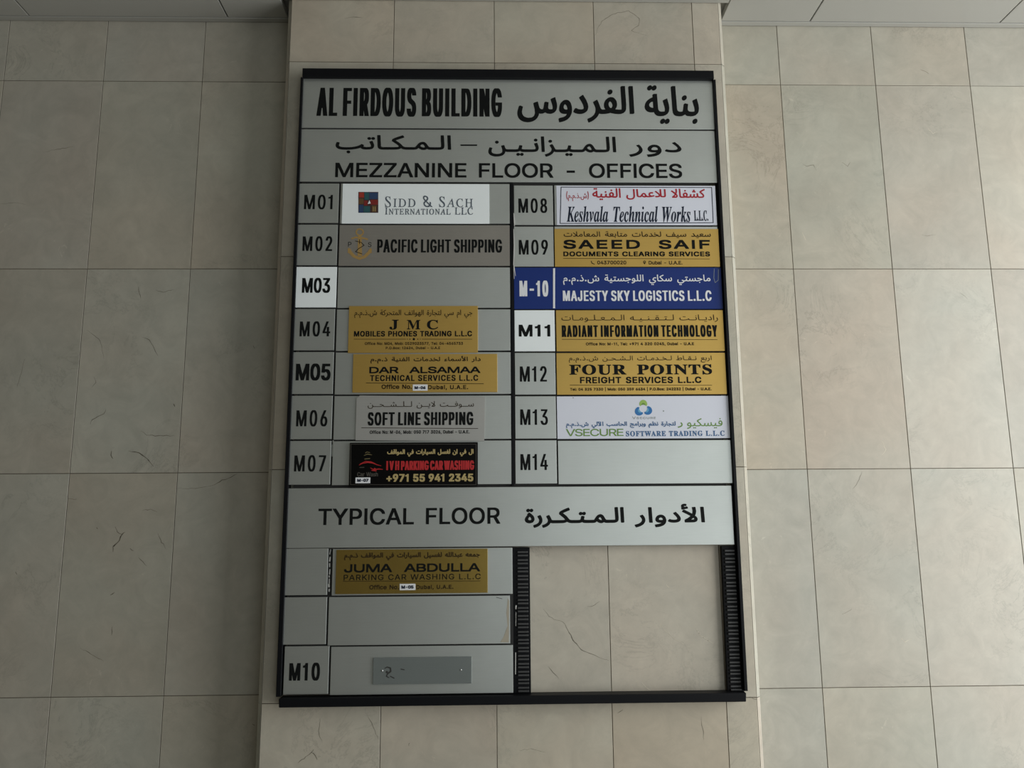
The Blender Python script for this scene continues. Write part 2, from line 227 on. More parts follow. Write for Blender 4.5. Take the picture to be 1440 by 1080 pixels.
GLYPHS[0, 105] = [167, [53,0,53,379,114,379,114,0], [84,443,67,446,54,455,44,468,41,483,44,499,54,512,67,521,84,524,100,521,114,512,123,499,126,483,123,468,114,455,100,446]]
GLYPHS[0, 107] = [381, [110,137,110,212,121,212,284,379,360,379,184,199,177,199], [53,0,53,509,114,509,114,0], [294,0,148,186,191,229,372,0]]
GLYPHS[0, 108] = [189, [139,-2,101,3,82,13,67,28,55,59,53,84,53,509,114,509,114,83,118,66,126,57,140,52,170,54,181,3]]
GLYPHS[0, 109] = [610, [53,0,53,379,112,379,112,295,108,295,122,331,144,358,172,376,211,386,233,385,257,380,287,361,303,342,314,320,321,295,312,295,322,321,343,350,372,371,407,383,448,386,478,380,514,361,535,338,550,307,556,269,557,0,496,0,496,254,493,279,485,298,473,313,447,326,419,330,395,328,368,316,349,296,338,270,335,247,335,0,274,0,272,280,265,297,246,317,229,326,199,330,171,326,145,312,126,289,117,266,114,238,114,0]]
GLYPHS[0, 110] = [410, [114,227,114,0,53,0,53,379,112,379,112,287,102,287,116,319,132,344,152,362,187,379,213,384,252,383,285,373,313,356,341,321,350,298,355,271,357,0,296,0,295,249,286,286,273,304,256,318,223,328,192,328,161,317,141,303,126,283,117,257]]
GLYPHS[0, 111] = [415, [207,-8,174,-5,144,3,117,16,82,46,56,85,44,116,37,150,34,187,37,225,44,260,56,291,82,330,117,360,144,374,174,382,207,384,241,382,271,374,299,360,333,330,359,291,371,260,379,225,381,187,379,150,371,116,359,85,333,46,299,16,271,3,241,-5], [207,46,231,49,252,55,270,66,285,80,298,97,311,128,319,187,311,247,298,278,285,296,270,310,252,321,231,328,207,330,184,328,163,321,145,310,130,296,118,278,105,247,96,187,105,128,118,97,130,80,145,66,163,55,184,49]]
GLYPHS[0, 112] = [424, [53,-143,53,379,112,379,112,319,118,319,152,360,188,379,218,384,245,384,274,378,300,368,335,342,354,320,370,293,381,261,388,227,390,169,385,133,370,84,346,45,313,16,288,3,245,-8,208,-7,173,4,147,21,118,59,114,59,114,-143], [220,47,242,49,262,55,279,66,301,88,320,128,327,163,328,189,320,250,301,290,280,311,262,322,243,328,220,330,178,322,161,312,140,291,121,252,114,216,113,189,114,162,121,126,140,86,162,65,179,55]]
GLYPHS[0, 114] = [259, [53,0,53,379,112,379,112,321,115,321,130,347,161,373,191,383,243,384,243,322,198,325,166,318,140,301,122,277,117,262,114,237,114,0]]
GLYPHS[0, 115] = [365, [182,-8,123,0,84,18,62,38,50,54,36,94,94,107,105,79,117,66,141,52,170,46,206,47,227,53,244,62,262,81,267,95,266,115,258,131,249,140,221,153,133,174,104,186,72,208,58,227,50,249,47,274,51,305,59,323,79,347,105,365,137,378,161,383,200,384,244,376,279,358,304,332,324,290,268,277,254,304,228,325,199,332,166,331,139,322,119,305,109,285,112,258,124,243,144,232,246,205,287,187,306,171,320,153,328,131,331,107,329,85,323,65,312,47,290,24,260,6,236,-2]]
GLYPHS[0, 116] = [227, [204,379,204,327,6,327,6,379], [65,471,126,471,127,83,136,61,150,53,170,50,202,54,213,2,168,-4,125,2,92,21,72,52,65,93]]
GLYPHS[0, 117] = [410, [182,-5,135,2,106,16,89,31,75,48,60,82,53,139,53,379,114,379,114,144,116,117,124,94,145,67,175,53,200,50,234,55,256,66,274,83,287,105,295,132,296,153,296,379,357,379,357,0,298,0,298,92,307,92,301,75,286,47,267,25,234,5,209,-3]]
GLYPHS[0, 118] = [389, [163,0,17,379,84,379,165,155,206,21,184,21,224,155,305,379,371,379,226,0]]
GLYPHS[0, 119] = [567, [138,0,23,379,87,379,154,137,175,41,165,41,186,135,252,379,316,379,382,136,402,41,391,41,413,135,480,379,545,379,429,0,368,0,319,172,277,338,291,338,263,225,199,0]]
GLYPHS[0, 120] = [379, [21,0,171,218,171,171,29,379,100,379,207,206,175,206,233,306,282,379,352,379,209,169,209,214,358,0,287,0,173,182,205,182,148,85,91,0]]
GLYPHS[0, 121] = [389, [47,-139,61,-86,99,-90,113,-86,126,-78,145,-51,163,-1,17,379,84,379,165,155,206,21,184,21,224,155,305,379,371,379,204,-58,187,-93,159,-124,132,-139,91,-145]]
GLYPHS[0, 124] = [230, [141,673,141,-164,88,-164,88,673]]
GLYPHS[0, 40] = [273, [89,207,92,264,105,344,125,422,153,494,177,539,236,539,204,466,174,370,156,276,151,207,158,130,172,67,195,-1,236,-96,177,-96,150,-46,128,4,105,80,92,156]]
GLYPHS[0, 41] = [273, [37,-96,79,0,102,69,116,132,122,207,117,276,99,370,69,466,37,539,97,539,135,459,154,403,169,344,183,244,182,156,174,104,153,28,134,-22,97,-96]]
GLYPHS[1, 1600] = [160, [0,-3,6,46,170,45,184,39,190,26,184,8,175,1,164,-3]]
GLYPHS[1, 8211] = [356, [56,0,56,423,299,423,299,0], [86,30,269,30,269,393,86,393]]
GLYPHS[1, 65152] = [244, [98,28,74,39,54,57,41,79,34,114,35,134,43,159,64,185,100,205,135,210,179,203,171,159,135,164,118,162,97,152,85,135,81,108,92,80,119,56,150,47], [24,-34,10,11,136,47,205,73,223,30,125,-5]]
GLYPHS[1, 65165] = [141, [55,0,43,423,91,423,103,0]]
GLYPHS[1, 65166] = [172, [172,-3,131,0,100,8,79,21,62,49,55,99,43,423,91,423,106,85,113,64,124,54,149,47,186,45,197,39,202,26,198,11,188,1]]
GLYPHS[1, 65168] = [648, [231,-12,247,36,336,42,417,61,455,76,491,95,524,120,543,139,580,117,571,81,580,62,609,49,665,44,674,36,677,26,672,8,663,1,652,-3,612,-1,572,8,549,20,534,37,529,51,529,76,540,72,504,46,472,30,424,13,340,-5], [231,-12,167,-9,113,0,72,15,42,38,24,69,18,97,20,138,34,201,79,190,66,122,70,94,82,72,104,56,137,45,184,38,247,36,258,7], [274,-125,263,-123,253,-116,247,-107,245,-96,247,-85,253,-75,263,-69,274,-66,285,-69,295,-75,301,-85,303,-96,301,-107,295,-116,285,-123]]
GLYPHS[1, 65169] = [159, [0,-3,6,46,58,51,74,60,81,72,85,97,80,132,51,221,99,239,125,148,130,98,121,53,106,29,79,10,47,1], [63,-113,52,-111,42,-105,36,-95,34,-84,36,-73,42,-63,52,-57,63,-55,74,-57,84,-63,90,-73,92,-84,90,-95,84,-105,74,-111]]
GLYPHS[1, 65170] = [203, [0,-3,6,46,45,50,58,57,67,67,78,97,92,168,139,159,126,87,134,63,144,55,161,49,220,44,229,36,233,26,227,8,211,-2,151,2,130,9,115,20,105,35,97,59,115,57,98,31,79,13,46,0], [101,-113,89,-111,80,-105,73,-95,71,-84,73,-73,80,-63,89,-57,101,-55,112,-57,121,-63,128,-73,130,-84,128,-95,121,-105,112,-111]]
GLYPHS[1, 65171] = [240, [120,0,75,7,47,23,27,48,18,83,18,103,26,133,45,170,64,197,106,238,117,206,76,242,107,279,155,236,188,198,211,157,222,113,218,71,198,32,183,18,163,7], [120,49,144,52,161,61,173,75,180,98,177,129,164,158,143,184,109,214,135,215,109,189,87,161,73,134,65,104,66,83,76,66,92,54], [165,332,153,334,144,341,137,350,135,361,137,372,144,382,153,388,165,391,176,388,185,382,192,372,194,361,192,350,185,341,176,334], [84,332,72,334,63,341,56,350,54,361,56,372,63,382,72,388,84,391,95,388,104,382,110,372,113,361,110,350,104,341,95,334]]
GLYPHS[1, 65172] = [288, [288,-3,249,1,224,10,197,31,184,54,176,100,167,306,215,306,227,86,234,68,248,54,268,48,302,45,314,36,318,23,314,11,303,1], [199,62,154,53,112,53,66,64,39,83,22,109,18,140,27,172,46,200,73,224,107,243,147,257,180,263,188,213,143,207,102,191,73,164,66,148,65,136,74,119,98,106,131,100,165,102,194,108], [186,374,175,376,165,383,159,392,156,403,159,414,165,424,175,430,186,433,197,430,207,424,213,414,215,403,213,392,207,383,197,376], [105,374,93,376,84,383,77,392,75,403,77,414,84,424,93,430,105,433,116,430,125,424,132,414,134,403,132,392,125,383,116,376]]
GLYPHS[1, 65173] = [589, [231,-12,247,36,366,40,412,44,468,57,496,73,510,95,511,123,504,159,483,223,528,239,554,156,559,117,552,75,543,57,530,42,490,17,428,0,344,-9], [231,-12,167,-9,113,0,72,15,42,38,24,69,18,97,20,138,34,201,79,190,66,122,70,94,82,72,104,56,137,45,184,38,247,36,258,7], [330,238,319,240,309,246,303,256,301,267,303,278,309,287,319,294,330,296,341,294,351,287,357,278,359,267,357,256,351,246,341,240], [249,238,237,240,228,246,221,256,219,267,221,278,228,287,237,294,249,296,260,294,269,287,276,278,278,267,276,256,269,246,260,240]]
GLYPHS[1, 65174] = [648, [231,-12,247,36,336,42,417,61,455,76,491,95,524,120,543,139,580,117,571,81,580,62,609,49,665,44,674,36,677,26,672,8,663,1,652,-3,612,-1,572,8,549,20,534,37,529,51,529,76,540,72,504,46,472,30,424,13,340,-5], [231,-12,167,-9,113,0,72,15,42,38,24,69,18,97,20,138,34,201,79,190,66,122,70,94,82,72,104,56,137,45,184,38,247,36,258,7], [331,238,319,240,310,246,303,256,301,267,303,278,310,287,319,294,331,296,342,294,351,287,358,278,360,267,358,256,351,246,342,240], [250,238,238,240,229,246,222,256,220,267,222,278,229,287,238,294,250,296,261,294,270,287,276,278,279,267,276,256,270,246,261,240]]
GLYPHS[1, 65175] = [177, [0,-3,6,46,67,49,82,56,91,66,97,97,92,132,63,221,111,239,137,148,142,106,138,71,131,49,114,26,89,11,55,1], [129,301,118,303,108,309,102,319,100,330,102,341,108,350,118,357,129,359,140,357,150,350,156,341,158,330,156,319,150,309,140,303], [48,301,37,303,27,309,21,319,18,330,21,341,27,350,37,357,48,359,59,357,68,350,75,341,77,330,75,319,68,309,59,303]]
GLYPHS[1, 65176] = [221, [0,-3,6,46,52,50,67,57,77,67,89,97,104,168,151,159,138,87,140,68,146,59,174,49,238,44,247,36,251,26,245,8,229,-2,189,-2,157,2,135,10,122,21,116,32,109,59,127,57,106,27,86,11,54,0], [158,229,147,231,137,237,131,247,129,258,131,269,137,279,147,285,158,287,169,285,179,279,185,269,187,258,185,247,179,237,169,231], [77,229,66,231,56,237,50,247,47,258,50,269,56,279,66,285,77,287,88,285,98,279,104,269,106,258,104,247,98,237,88,231]]
GLYPHS[1, 65182] = [385, [195,-74,184,-71,174,-65,168,-55,165,-44,168,-33,174,-24,184,-17,195,-15,206,-17,215,-24,222,-33,224,-44,222,-55,215,-65,206,-71], [385,-3,317,4,294,14,273,29,255,51,246,70,237,108,235,139,273,159,283,105,294,83,307,67,324,57,342,50,395,45,407,41,414,29,412,13,400,1], [213,-234,160,-229,122,-221,88,-207,59,-188,35,-164,17,-134,8,-100,6,-62,10,-29,24,12,39,41,67,77,92,101,133,130,180,154,234,173,227,165,162,186,126,194,84,197,27,189,19,232,54,243,92,247,118,245,141,242,270,202,338,197,339,148,289,144,247,134,194,114,154,92,118,65,96,41,72,6,60,-24,55,-78,64,-113,83,-141,119,-166,166,-180,229,-184,279,-178,338,-161,355,-201,285,-226]]
GLYPHS[1, 65183] = [349, [0,-3,5,46,66,50,124,64,179,86,229,115,186,142,141,156,98,160,45,154,36,199,68,206,98,209,146,204,193,187,279,141,321,136,325,94,279,87,144,22,115,12,57,0], [165,-110,154,-108,144,-102,138,-92,136,-81,138,-70,144,-60,154,-54,165,-52,176,-54,186,-60,192,-70,194,-81,192,-92,186,-102,176,-108]]
GLYPHS[1, 65184] = [378, [378,-3,325,2,289,16,275,28,263,44,250,83,285,104,300,72,317,57,341,49,397,43,407,29,405,13,393,1], [0,-3,5,46,66,50,124,64,179,86,229,115,186,142,141,156,98,160,45,154,36,199,68,206,98,209,146,204,193,187,279,141,321,136,325,94,279,87,144,22,115,12,57,0], [155,-110,143,-108,134,-102,127,-92,125,-81,127,-70,134,-60,143,-54,155,-52,166,-54,175,-60,182,-70,184,-81,182,-92,175,-102,166,-108]]
GLYPHS[1, 65188] = [378, [378,-3,325,2,289,16,275,28,263,44,250,83,285,104,300,72,317,57,341,49,397,43,407,29,405,13,393,1], [0,-3,5,46,66,50,124,64,179,86,229,115,186,142,141,156,98,160,45,154,36,199,68,206,98,209,146,204,193,187,279,141,321,136,325,94,279,87,144,22,115,12,57,0]]
GLYPHS[1, 65192] = [378, [378,-3,325,2,289,16,275,28,263,44,250,83,285,104,300,72,317,57,341,49,397,43,407,29,405,13,393,1], [0,-3,5,46,66,50,124,64,179,86,229,115,186,142,141,156,98,160,45,154,36,199,68,206,98,209,146,204,193,187,279,141,321,136,325,94,279,87,144,22,115,12,57,0], [93,270,82,272,72,278,66,288,63,299,66,310,72,320,82,326,93,328,104,326,114,320,120,310,122,299,120,288,114,278,104,272]]
GLYPHS[1, 65193] = [283, [21,27,44,68,85,51,137,46,180,54,194,62,203,73,208,96,198,138,175,183,130,251,171,278,221,200,248,138,255,107,256,85,244,47,235,33,213,16,184,3,158,-2,127,-4,86,0,50,10]]
GLYPHS[1, 65194] = [315, [127,46,162,48,185,56,200,69,207,86,205,114,185,162,130,251,171,278,212,212,241,154,275,69,296,50,337,41,344,31,345,19,337,5,320,-3,290,0,260,14,237,41,226,74,250,93,245,62,236,40,219,21,194,6,143,-3,86,0,50,10,21,27,44,68,85,51]]
GLYPHS[1, 65195] = [283, [21,27,44,68,85,51,137,46,180,54,194,62,203,73,208,96,198,138,175,183,130,251,171,278,221,200,248,138,255,107,256,85,244,47,235,33,213,16,184,3,158,-2,127,-4,86,0,50,10], [128,332,117,334,107,341,101,350,98,361,101,372,107,382,117,388,128,391,139,388,148,382,155,372,157,361,155,350,148,341,139,334]]
GLYPHS[1, 65197] = [218, [2,-136,-15,-91,38,-70,66,-55,97,-28,122,9,134,55,130,95,118,130,93,179,136,201,161,151,176,96,177,43,166,0,141,-46,106,-82,60,-113]]
GLYPHS[1, 65198] = [235, [2,-138,-15,-92,36,-72,75,-47,103,-21,124,14,134,57,131,93,121,122,93,179,136,201,156,160,192,68,200,58,214,50,257,41,264,29,262,13,253,3,239,-3,218,-2,198,3,182,13,171,26,156,62,175,52,174,26,163,-9,138,-50,113,-76,76,-104,37,-125]]
GLYPHS[1, 65200] = [235, [2,-138,-15,-92,36,-72,75,-47,103,-21,124,14,134,57,131,93,121,122,93,179,136,201,156,160,192,68,200,58,214,50,257,41,264,29,262,13,253,3,239,-3,218,-2,198,3,182,13,171,26,156,62,175,52,174,26,163,-9,138,-50,113,-76,76,-104,37,-125], [97,269,85,271,76,278,69,287,67,298,69,309,76,319,85,326,97,328,108,326,117,319,124,309,126,298,124,287,117,278,108,271]]
GLYPHS[1, 65201] = [717, [186,-138,132,-131,93,-117,60,-95,36,-67,21,-31,18,-1,20,30,43,104,85,88,68,28,66,4,70,-24,88,-54,109,-70,146,-84,187,-89,235,-85,264,-77,293,-60,312,-39,325,-10,328,15,324,65,301,155,349,168,368,95,380,66,400,50,430,46,454,50,471,67,482,99,494,167,539,159,528,77,534,59,544,51,562,47,614,48,626,53,635,62,640,76,642,97,637,132,608,221,656,239,682,148,687,106,685,78,679,55,669,36,652,17,630,5,603,-2,582,-3,546,1,524,9,511,20,504,31,496,57,516,57,499,27,482,11,455,0,415,-2,391,4,374,15,362,30,353,55,378,24,376,15,361,-42,334,-85,309,-107,277,-123,236,-134]]
GLYPHS[1, 65203] = [465, [0,-3,6,46,44,51,62,71,72,97,88,163,133,151,122,102,120,72,128,57,141,49,172,46,201,49,217,59,231,91,245,167,290,159,280,77,287,57,303,49,326,46,355,47,372,53,381,62,387,74,390,104,380,153,356,221,404,239,430,148,435,97,432,73,423,45,412,29,393,12,376,4,348,-2,316,-2,294,2,277,9,264,19,255,33,248,57,268,57,248,24,225,5,207,0,175,-3,133,2,108,16,94,38,89,62,107,66,91,32,72,12,47,2]]
GLYPHS[1, 65204] = [504, [0,-3,6,46,44,51,62,71,72,97,88,163,133,151,124,115,120,74,124,60,137,51,172,46,201,49,214,56,224,72,231,91,245,167,290,159,280,77,287,57,299,50,320,46,343,46,366,51,381,63,390,88,383,202,426,205,436,116,450,72,461,59,476,51,523,43,530,36,533,26,530,11,516,-1,491,-2,468,3,449,12,430,29,419,45,411,68,422,64,417,48,406,28,392,14,375,5,356,0,312,-2,286,4,267,15,254,33,248,57,268,57,252,29,235,11,207,0,165,-3,128,4,104,20,94,38,89,62,107,66,91,32,72,12,47,2]]
GLYPHS[1, 65205] = [717, [186,-138,132,-131,93,-117,60,-95,36,-67,21,-31,18,-1,20,30,43,104,85,88,68,28,66,4,70,-24,88,-54,109,-70,146,-84,187,-89,235,-85,264,-77,293,-60,312,-39,325,-10,328,15,324,65,301,155,349,168,368,95,380,66,400,50,430,46,454,50,471,67,482,99,494,167,539,159,528,77,534,59,544,51,562,47,614,48,626,53,635,62,640,76,642,97,637,132,608,221,656,239,682,148,687,106,685,78,679,55,669,36,652,17,630,5,603,-2,582,-3,546,1,524,9,511,20,504,31,496,57,516,57,499,27,482,11,455,0,415,-2,391,4,374,15,362,30,353,55,378,24,376,15,361,-42,334,-85,309,-107,277,-123,236,-134], [488,323,477,325,467,332,461,341,459,352,461,363,467,373,477,380,488,382,499,380,509,373,515,363,517,352,515,341,509,332,499,325], [448,258,437,260,427,266,421,276,418,287,421,298,427,308,437,314,448,317,459,314,469,308,475,298,477,287,475,276,469,266,459,260], [529,258,517,260,508,266,501,276,499,287,501,298,508,308,517,314,529,317,540,314,549,308,556,298,558,287,556,276,549,266,540,260]]
GLYPHS[1, 65208] = [504, [0,-3,6,46,44,51,62,71,72,97,88,163,133,151,124,115,120,74,124,60,137,51,172,46,201,49,214,56,224,72,231,91,245,167,290,159,280,77,287,57,299,50,320,46,343,46,366,51,381,63,390,88,383,202,426,205,436,116,450,72,461,59,476,51,523,43,530,36,533,26,530,11,516,-1,491,-2,468,3,449,12,430,29,419,45,411,68,422,64,417,48,406,28,392,14,375,5,356,0,312,-2,286,4,267,15,254,33,248,57,268,57,252,29,235,11,207,0,165,-3,128,4,104,20,94,38,89,62,107,66,91,32,72,12,47,2], [255,323,244,325,234,332,228,341,226,352,228,363,234,373,244,380,255,382,267,380,276,373,282,363,285,352,282,341,276,332,267,325], [215,258,204,260,194,266,188,276,186,287,188,298,194,308,204,314,215,317,226,314,236,308,242,298,244,287,242,276,236,266,226,260], [296,258,284,260,275,266,268,276,266,287,268,298,275,308,284,314,296,317,307,314,316,308,323,298,325,287,323,276,316,266,307,260]]
GLYPHS[1, 65217] = [467, [219,-8,92,-4,12,4,17,50,106,43,242,41,299,46,336,54,358,64,379,80,392,99,395,121,388,143,372,161,352,171,322,173,285,163,239,135,191,91,146,36,94,37,131,90,177,141,219,178,264,205,300,217,346,221,383,212,412,193,428,172,435,157,440,122,438,99,431,77,412,48,380,23,334,5,271,-6], [126,59,114,423,162,423,174,100]]
GLYPHS[1, 65224] = [421, [421,-3,382,0,343,9,312,22,294,35,343,59,378,49,438,44,448,34,450,16,439,3], [0,-3,6,46,147,46,219,50,281,63,313,82,324,96,329,113,327,130,317,149,302,162,286,168,247,168,210,155,165,125,118,81,80,33,28,34,65,87,111,138,153,175,199,202,246,217,270,219,300,215,318,209,340,195,352,184,366,162,373,137,375,119,366,81,354,63,338,45,301,24,268,13,228,5,155,-1], [56,56,44,423,92,423,104,97], [241,280,229,282,220,288,213,298,211,309,213,320,220,330,229,336,241,338,252,336,261,330,268,320,270,309,268,298,261,288,252,282]]
GLYPHS[1, 65226] = [315, [176,-234,139,-231,100,-224,73,-214,48,-199,28,-179,17,-162,10,-142,6,-106,8,-80,16,-46,45,1,93,46,183,109,201,125,212,142,216,161,214,172,204,184,191,192,165,196,136,192,106,182,82,168,172,83,233,56,271,48,331,44,343,31,342,13,327,-1,299,-3,244,2,195,17,135,55,86,107,55,132,47,143,39,171,42,181,54,197,81,217,108,230,140,240,174,244,212,238,231,229,247,216,257,200,262,183,259,146,247,120,224,91,108,1,75,-35,61,-59,56,-78,55,-98,58,-123,68,-142,82,-157,100,-169,127,-178,176,-185,218,-182,263,-172,311,-156,326,-194,258,-222,213,-231]]
GLYPHS[1, 65227] = [298, [0,-3,6,46,107,49,82,67,68,82,57,100,49,122,46,147,50,179,57,198,74,222,105,246,135,257,168,260,197,258,227,251,217,205,192,210,155,211,136,206,116,194,104,181,97,166,96,132,104,115,119,96,142,79,168,69,191,66,264,95,280,52,199,23,141,9,76,0]]
GLYPHS[1, 65228] = [309, [0,-3,6,46,62,50,122,67,163,88,198,118,209,134,215,151,216,164,212,174,203,184,192,190,158,196,129,192,99,182,75,168,165,83,196,66,233,54,273,48,322,45,333,39,338,26,336,13,330,5,321,-1,309,-3,242,3,188,18,160,31,135,48,79,107,47,132,40,143,32,171,43,193,62,209,87,224,117,236,150,243,178,243,207,239,229,230,249,213,260,192,262,166,257,140,245,114,227,89,204,67,176,46,144,28,109,14,70,4]]
GLYPHS[1, 65232] = [309, [0,-3,6,46,62,50,122,67,163,88,198,118,209,134,215,151,216,164,212,174,203,184,192,190,158,196,129,192,99,182,75,168,165,83,196,66,233,54,273,48,322,45,333,39,338,26,336,13,330,5,321,-1,309,-3,242,3,188,18,160,31,135,48,79,107,47,132,40,143,32,171,43,193,62,209,87,224,117,236,150,243,178,243,207,239,229,230,249,213,260,192,262,166,257,140,245,114,227,89,204,67,176,46,144,28,109,14,70,4], [163,305,152,307,142,313,136,323,133,334,136,345,142,354,152,361,163,363,174,361,183,354,190,345,192,334,190,323,183,313,174,307]]
GLYPHS[1, 65234] = [651, [231,-12,247,36,328,38,447,49,494,60,529,80,547,98,555,114,558,133,554,154,543,175,527,191,514,197,498,196,481,187,464,167,456,146,454,124,458,107,471,89,488,74,516,57,460,39,430,67,410,102,406,139,414,176,432,207,464,234,483,242,503,246,536,242,567,224,590,196,605,154,606,128,602,105,594,84,581,66,566,50,540,32,495,13,448,2,314,-10], [651,-3,592,0,534,10,483,25,524,53,664,45,678,34,680,16,669,3], [231,-12,167,-9,113,0,72,15,42,38,24,69,18,97,20,138,34,201,79,190,66,122,70,94,82,72,104,56,137,45,184,38,247,36,258,7], [504,307,492,309,483,316,476,325,474,336,476,347,483,357,492,364,504,366,515,364,524,357,531,347,533,336,531,325,524,316,515,309]]
GLYPHS[1, 65235] = [265, [0,-3,6,46,76,47,137,55,166,71,180,88,189,112,192,145,190,179,183,208,171,231,159,243,139,248,122,244,104,226,93,201,91,176,98,155,113,144,137,139,178,143,208,152,210,111,189,100,164,94,128,93,102,97,80,106,63,118,51,135,45,154,45,183,54,221,67,248,86,272,109,289,129,296,154,296,181,288,197,276,215,252,228,222,236,188,237,123,228,86,218,65,203,46,184,30,146,12,98,2], [132,358,121,360,111,367,105,376,103,387,105,398,111,408,121,414,132,417,143,414,153,408,159,398,161,387,159,376,153,367,143,360]]
GLYPHS[1, 65236] = [293, [0,-3,6,46,97,50,130,58,172,81,186,94,195,110,200,128,200,144,186,176,172,190,159,196,145,197,132,193,116,181,104,163,97,143,98,120,103,103,117,84,159,55,103,39,80,58,55,97,48,133,50,156,57,178,80,213,113,237,145,246,170,244,187,239,216,218,241,181,249,138,247,114,239,92,214,56,176,28,130,10,68,0], [293,-3,232,1,172,11,126,25,167,55,307,45,321,34,322,16,312,3], [146,307,135,309,125,316,119,325,117,336,119,347,125,357,135,364,146,366,157,364,167,357,173,347,175,336,173,325,167,316,157,309]]
GLYPHS[1, 65239] = [265, [0,-3,6,46,76,47,137,55,166,71,180,88,189,112,192,145,190,179,183,208,171,231,159,243,139,248,122,244,104,226,93,201,91,176,98,155,113,144,137,139,178,143,208,152,210,111,189,100,164,94,128,93,102,97,80,106,63,118,51,135,45,154,45,183,54,221,67,248,86,272,109,289,129,296,154,296,181,288,197,276,215,252,228,222,236,188,237,123,228,86,218,65,203,46,184,30,146,12,98,2], [174,358,162,360,153,367,146,376,144,387,146,398,153,408,162,414,174,417,185,414,194,408,201,398,203,387,201,376,194,367,185,360], [92,358,81,360,71,367,65,376,63,387,65,398,71,408,81,414,92,417,104,414,113,408,119,398,122,387,119,376,113,367,104,360]]
GLYPHS[1, 65240] = [293, [0,-3,6,46,97,50,130,58,172,81,186,94,195,110,200,128,200,144,186,176,172,190,159,196,145,197,132,193,116,181,104,163,97,143,98,120,103,103,117,84,159,55,103,39,80,58,55,97,48,133,50,156,57,178,80,213,113,237,145,246,170,244,187,239,216,218,241,181,249,138,247,114,239,92,214,56,176,28,130,10,68,0], [293,-3,232,1,172,11,126,25,167,55,307,45,321,34,322,16,312,3], [188,307,176,309,167,316,160,325,158,336,160,347,167,357,176,364,188,366,199,364,208,357,215,347,217,336,215,325,208,316,199,309], [107,307,95,309,86,316,79,325,77,336,79,347,86,357,95,364,107,366,118,364,127,357,134,347,136,336,134,325,127,316,118,309]]
GLYPHS[1, 65243] = [244, [0,-3,6,46,83,46,130,52,155,66,164,88,153,122,130,154,78,205,19,255,18,277,22,293,29,304,60,329,103,355,230,419,250,375,117,309,45,263,54,285,129,221,180,163,198,132,207,101,208,85,199,47,178,23,137,6,86,-2]]
GLYPHS[1, 65244] = [301, [0,-3,6,46,82,46,124,51,153,62,163,80,156,109,125,150,19,254,17,260,22,293,29,304,62,330,110,359,230,419,250,375,138,320,88,292,46,264,49,284,100,241,145,198,184,152,237,71,270,52,321,43,330,29,329,13,320,3,305,-3,249,7,214,27,197,49,187,67,205,60,198,50,176,25,149,10,93,-1]]
GLYPHS[1, 65245] = [412, [18,-1,20,30,43,104,85,88,68,28,67,-6,77,-39,87,-52,107,-69,132,-81,152,-86,213,-88,257,-76,274,-67,295,-47,306,-30,317,2,325,69,314,423,363,423,373,107,373,55,366,7,357,-26,344,-56,326,-82,303,-104,285,-116,240,-132,173,-137,123,-129,77,-110,42,-78,24,-44]]
GLYPHS[1, 65246] = [433, [18,-1,20,30,43,104,85,88,68,28,68,-16,82,-47,108,-70,133,-82,160,-88,216,-87,259,-75,281,-61,298,-45,311,-25,320,-3,327,46,314,423,363,423,376,96,383,76,397,58,411,50,446,45,457,39,462,23,457,8,448,1,437,-3,416,-2,397,4,380,15,367,33,360,55,376,38,372,7,354,-45,330,-81,303,-104,269,-122,227,-134,177,-138,136,-133,108,-125,82,-112,59,-95,41,-74,27,-50,21,-31]]
GLYPHS[1, 65247] = [154, [0,-3,5,46,34,47,53,52,64,61,67,70,69,122,58,423,106,423,118,117,113,56,100,30,79,12,46,1]]
GLYPHS[1, 65248] = [178, [0,-3,5,46,34,47,53,52,64,61,68,75,59,423,108,423,121,96,128,76,138,61,161,49,197,43,206,31,207,16,199,5,186,-2,162,-2,142,3,114,22,99,53,111,52,107,40,92,22,77,11,40,0]]
GLYPHS[1, 65249] = [287, [44,-233,26,-156,15,-88,12,-24,18,7,25,24,40,45,53,57,91,75,118,81,155,83,219,75,219,89,215,120,204,147,187,167,169,176,143,178,121,170,100,152,78,119,41,139,69,184,88,202,108,215,149,226,192,221,214,209,231,193,244,174,255,144,263,92,260,62,251,36,241,17,181,31,131,33,99,26,75,9,64,-11,60,-39,64,-91,74,-155,90,-221]]
GLYPHS[1, 65250] = [333, [46,-233,24,-144,11,-66,6,-15,9,27,20,65,36,99,57,129,106,176,131,193,164,208,192,214,216,212,232,202,246,183,279,97,297,65,316,50,355,41,362,29,362,16,354,5,341,-2,305,1,283,12,266,28,279,39,265,15,241,-3,214,-11,185,-8,155,3,125,23,98,50,76,84,82,83,62,42,55,-15,67,-112,92,-222], [213,38,226,40,235,45,241,64,214,140,200,158,190,162,153,150,130,135,109,114,110,119,130,87,154,62,186,44]]
GLYPHS[1, 65251] = [311, [0,-3,6,46,30,51,49,66,102,163,119,185,135,199,169,211,200,210,229,194,252,168,270,130,275,85,273,64,263,39,238,13,205,1,162,3,123,14,72,43,95,81,139,58,175,49,206,51,224,62,231,75,233,90,225,124,212,144,199,156,186,162,173,163,156,158,139,141,93,53,67,18,40,2]]
GLYPHS[1, 65252] = [343, [0,-3,6,46,25,49,42,62,89,147,108,173,127,192,145,205,181,215,211,209,236,189,254,162,290,85,309,59,325,49,362,43,368,36,372,26,369,11,358,1,343,-3,320,-1,294,8,277,19,268,29,276,41,262,16,243,-1,220,-10,192,-10,165,-3,138,11,114,32,92,57,73,27,54,9,34,1], [115,102,137,73,160,52,183,41,205,37,217,38,231,47,238,57,239,77,223,120,211,144,196,161,187,166,172,167,153,156,138,141]]
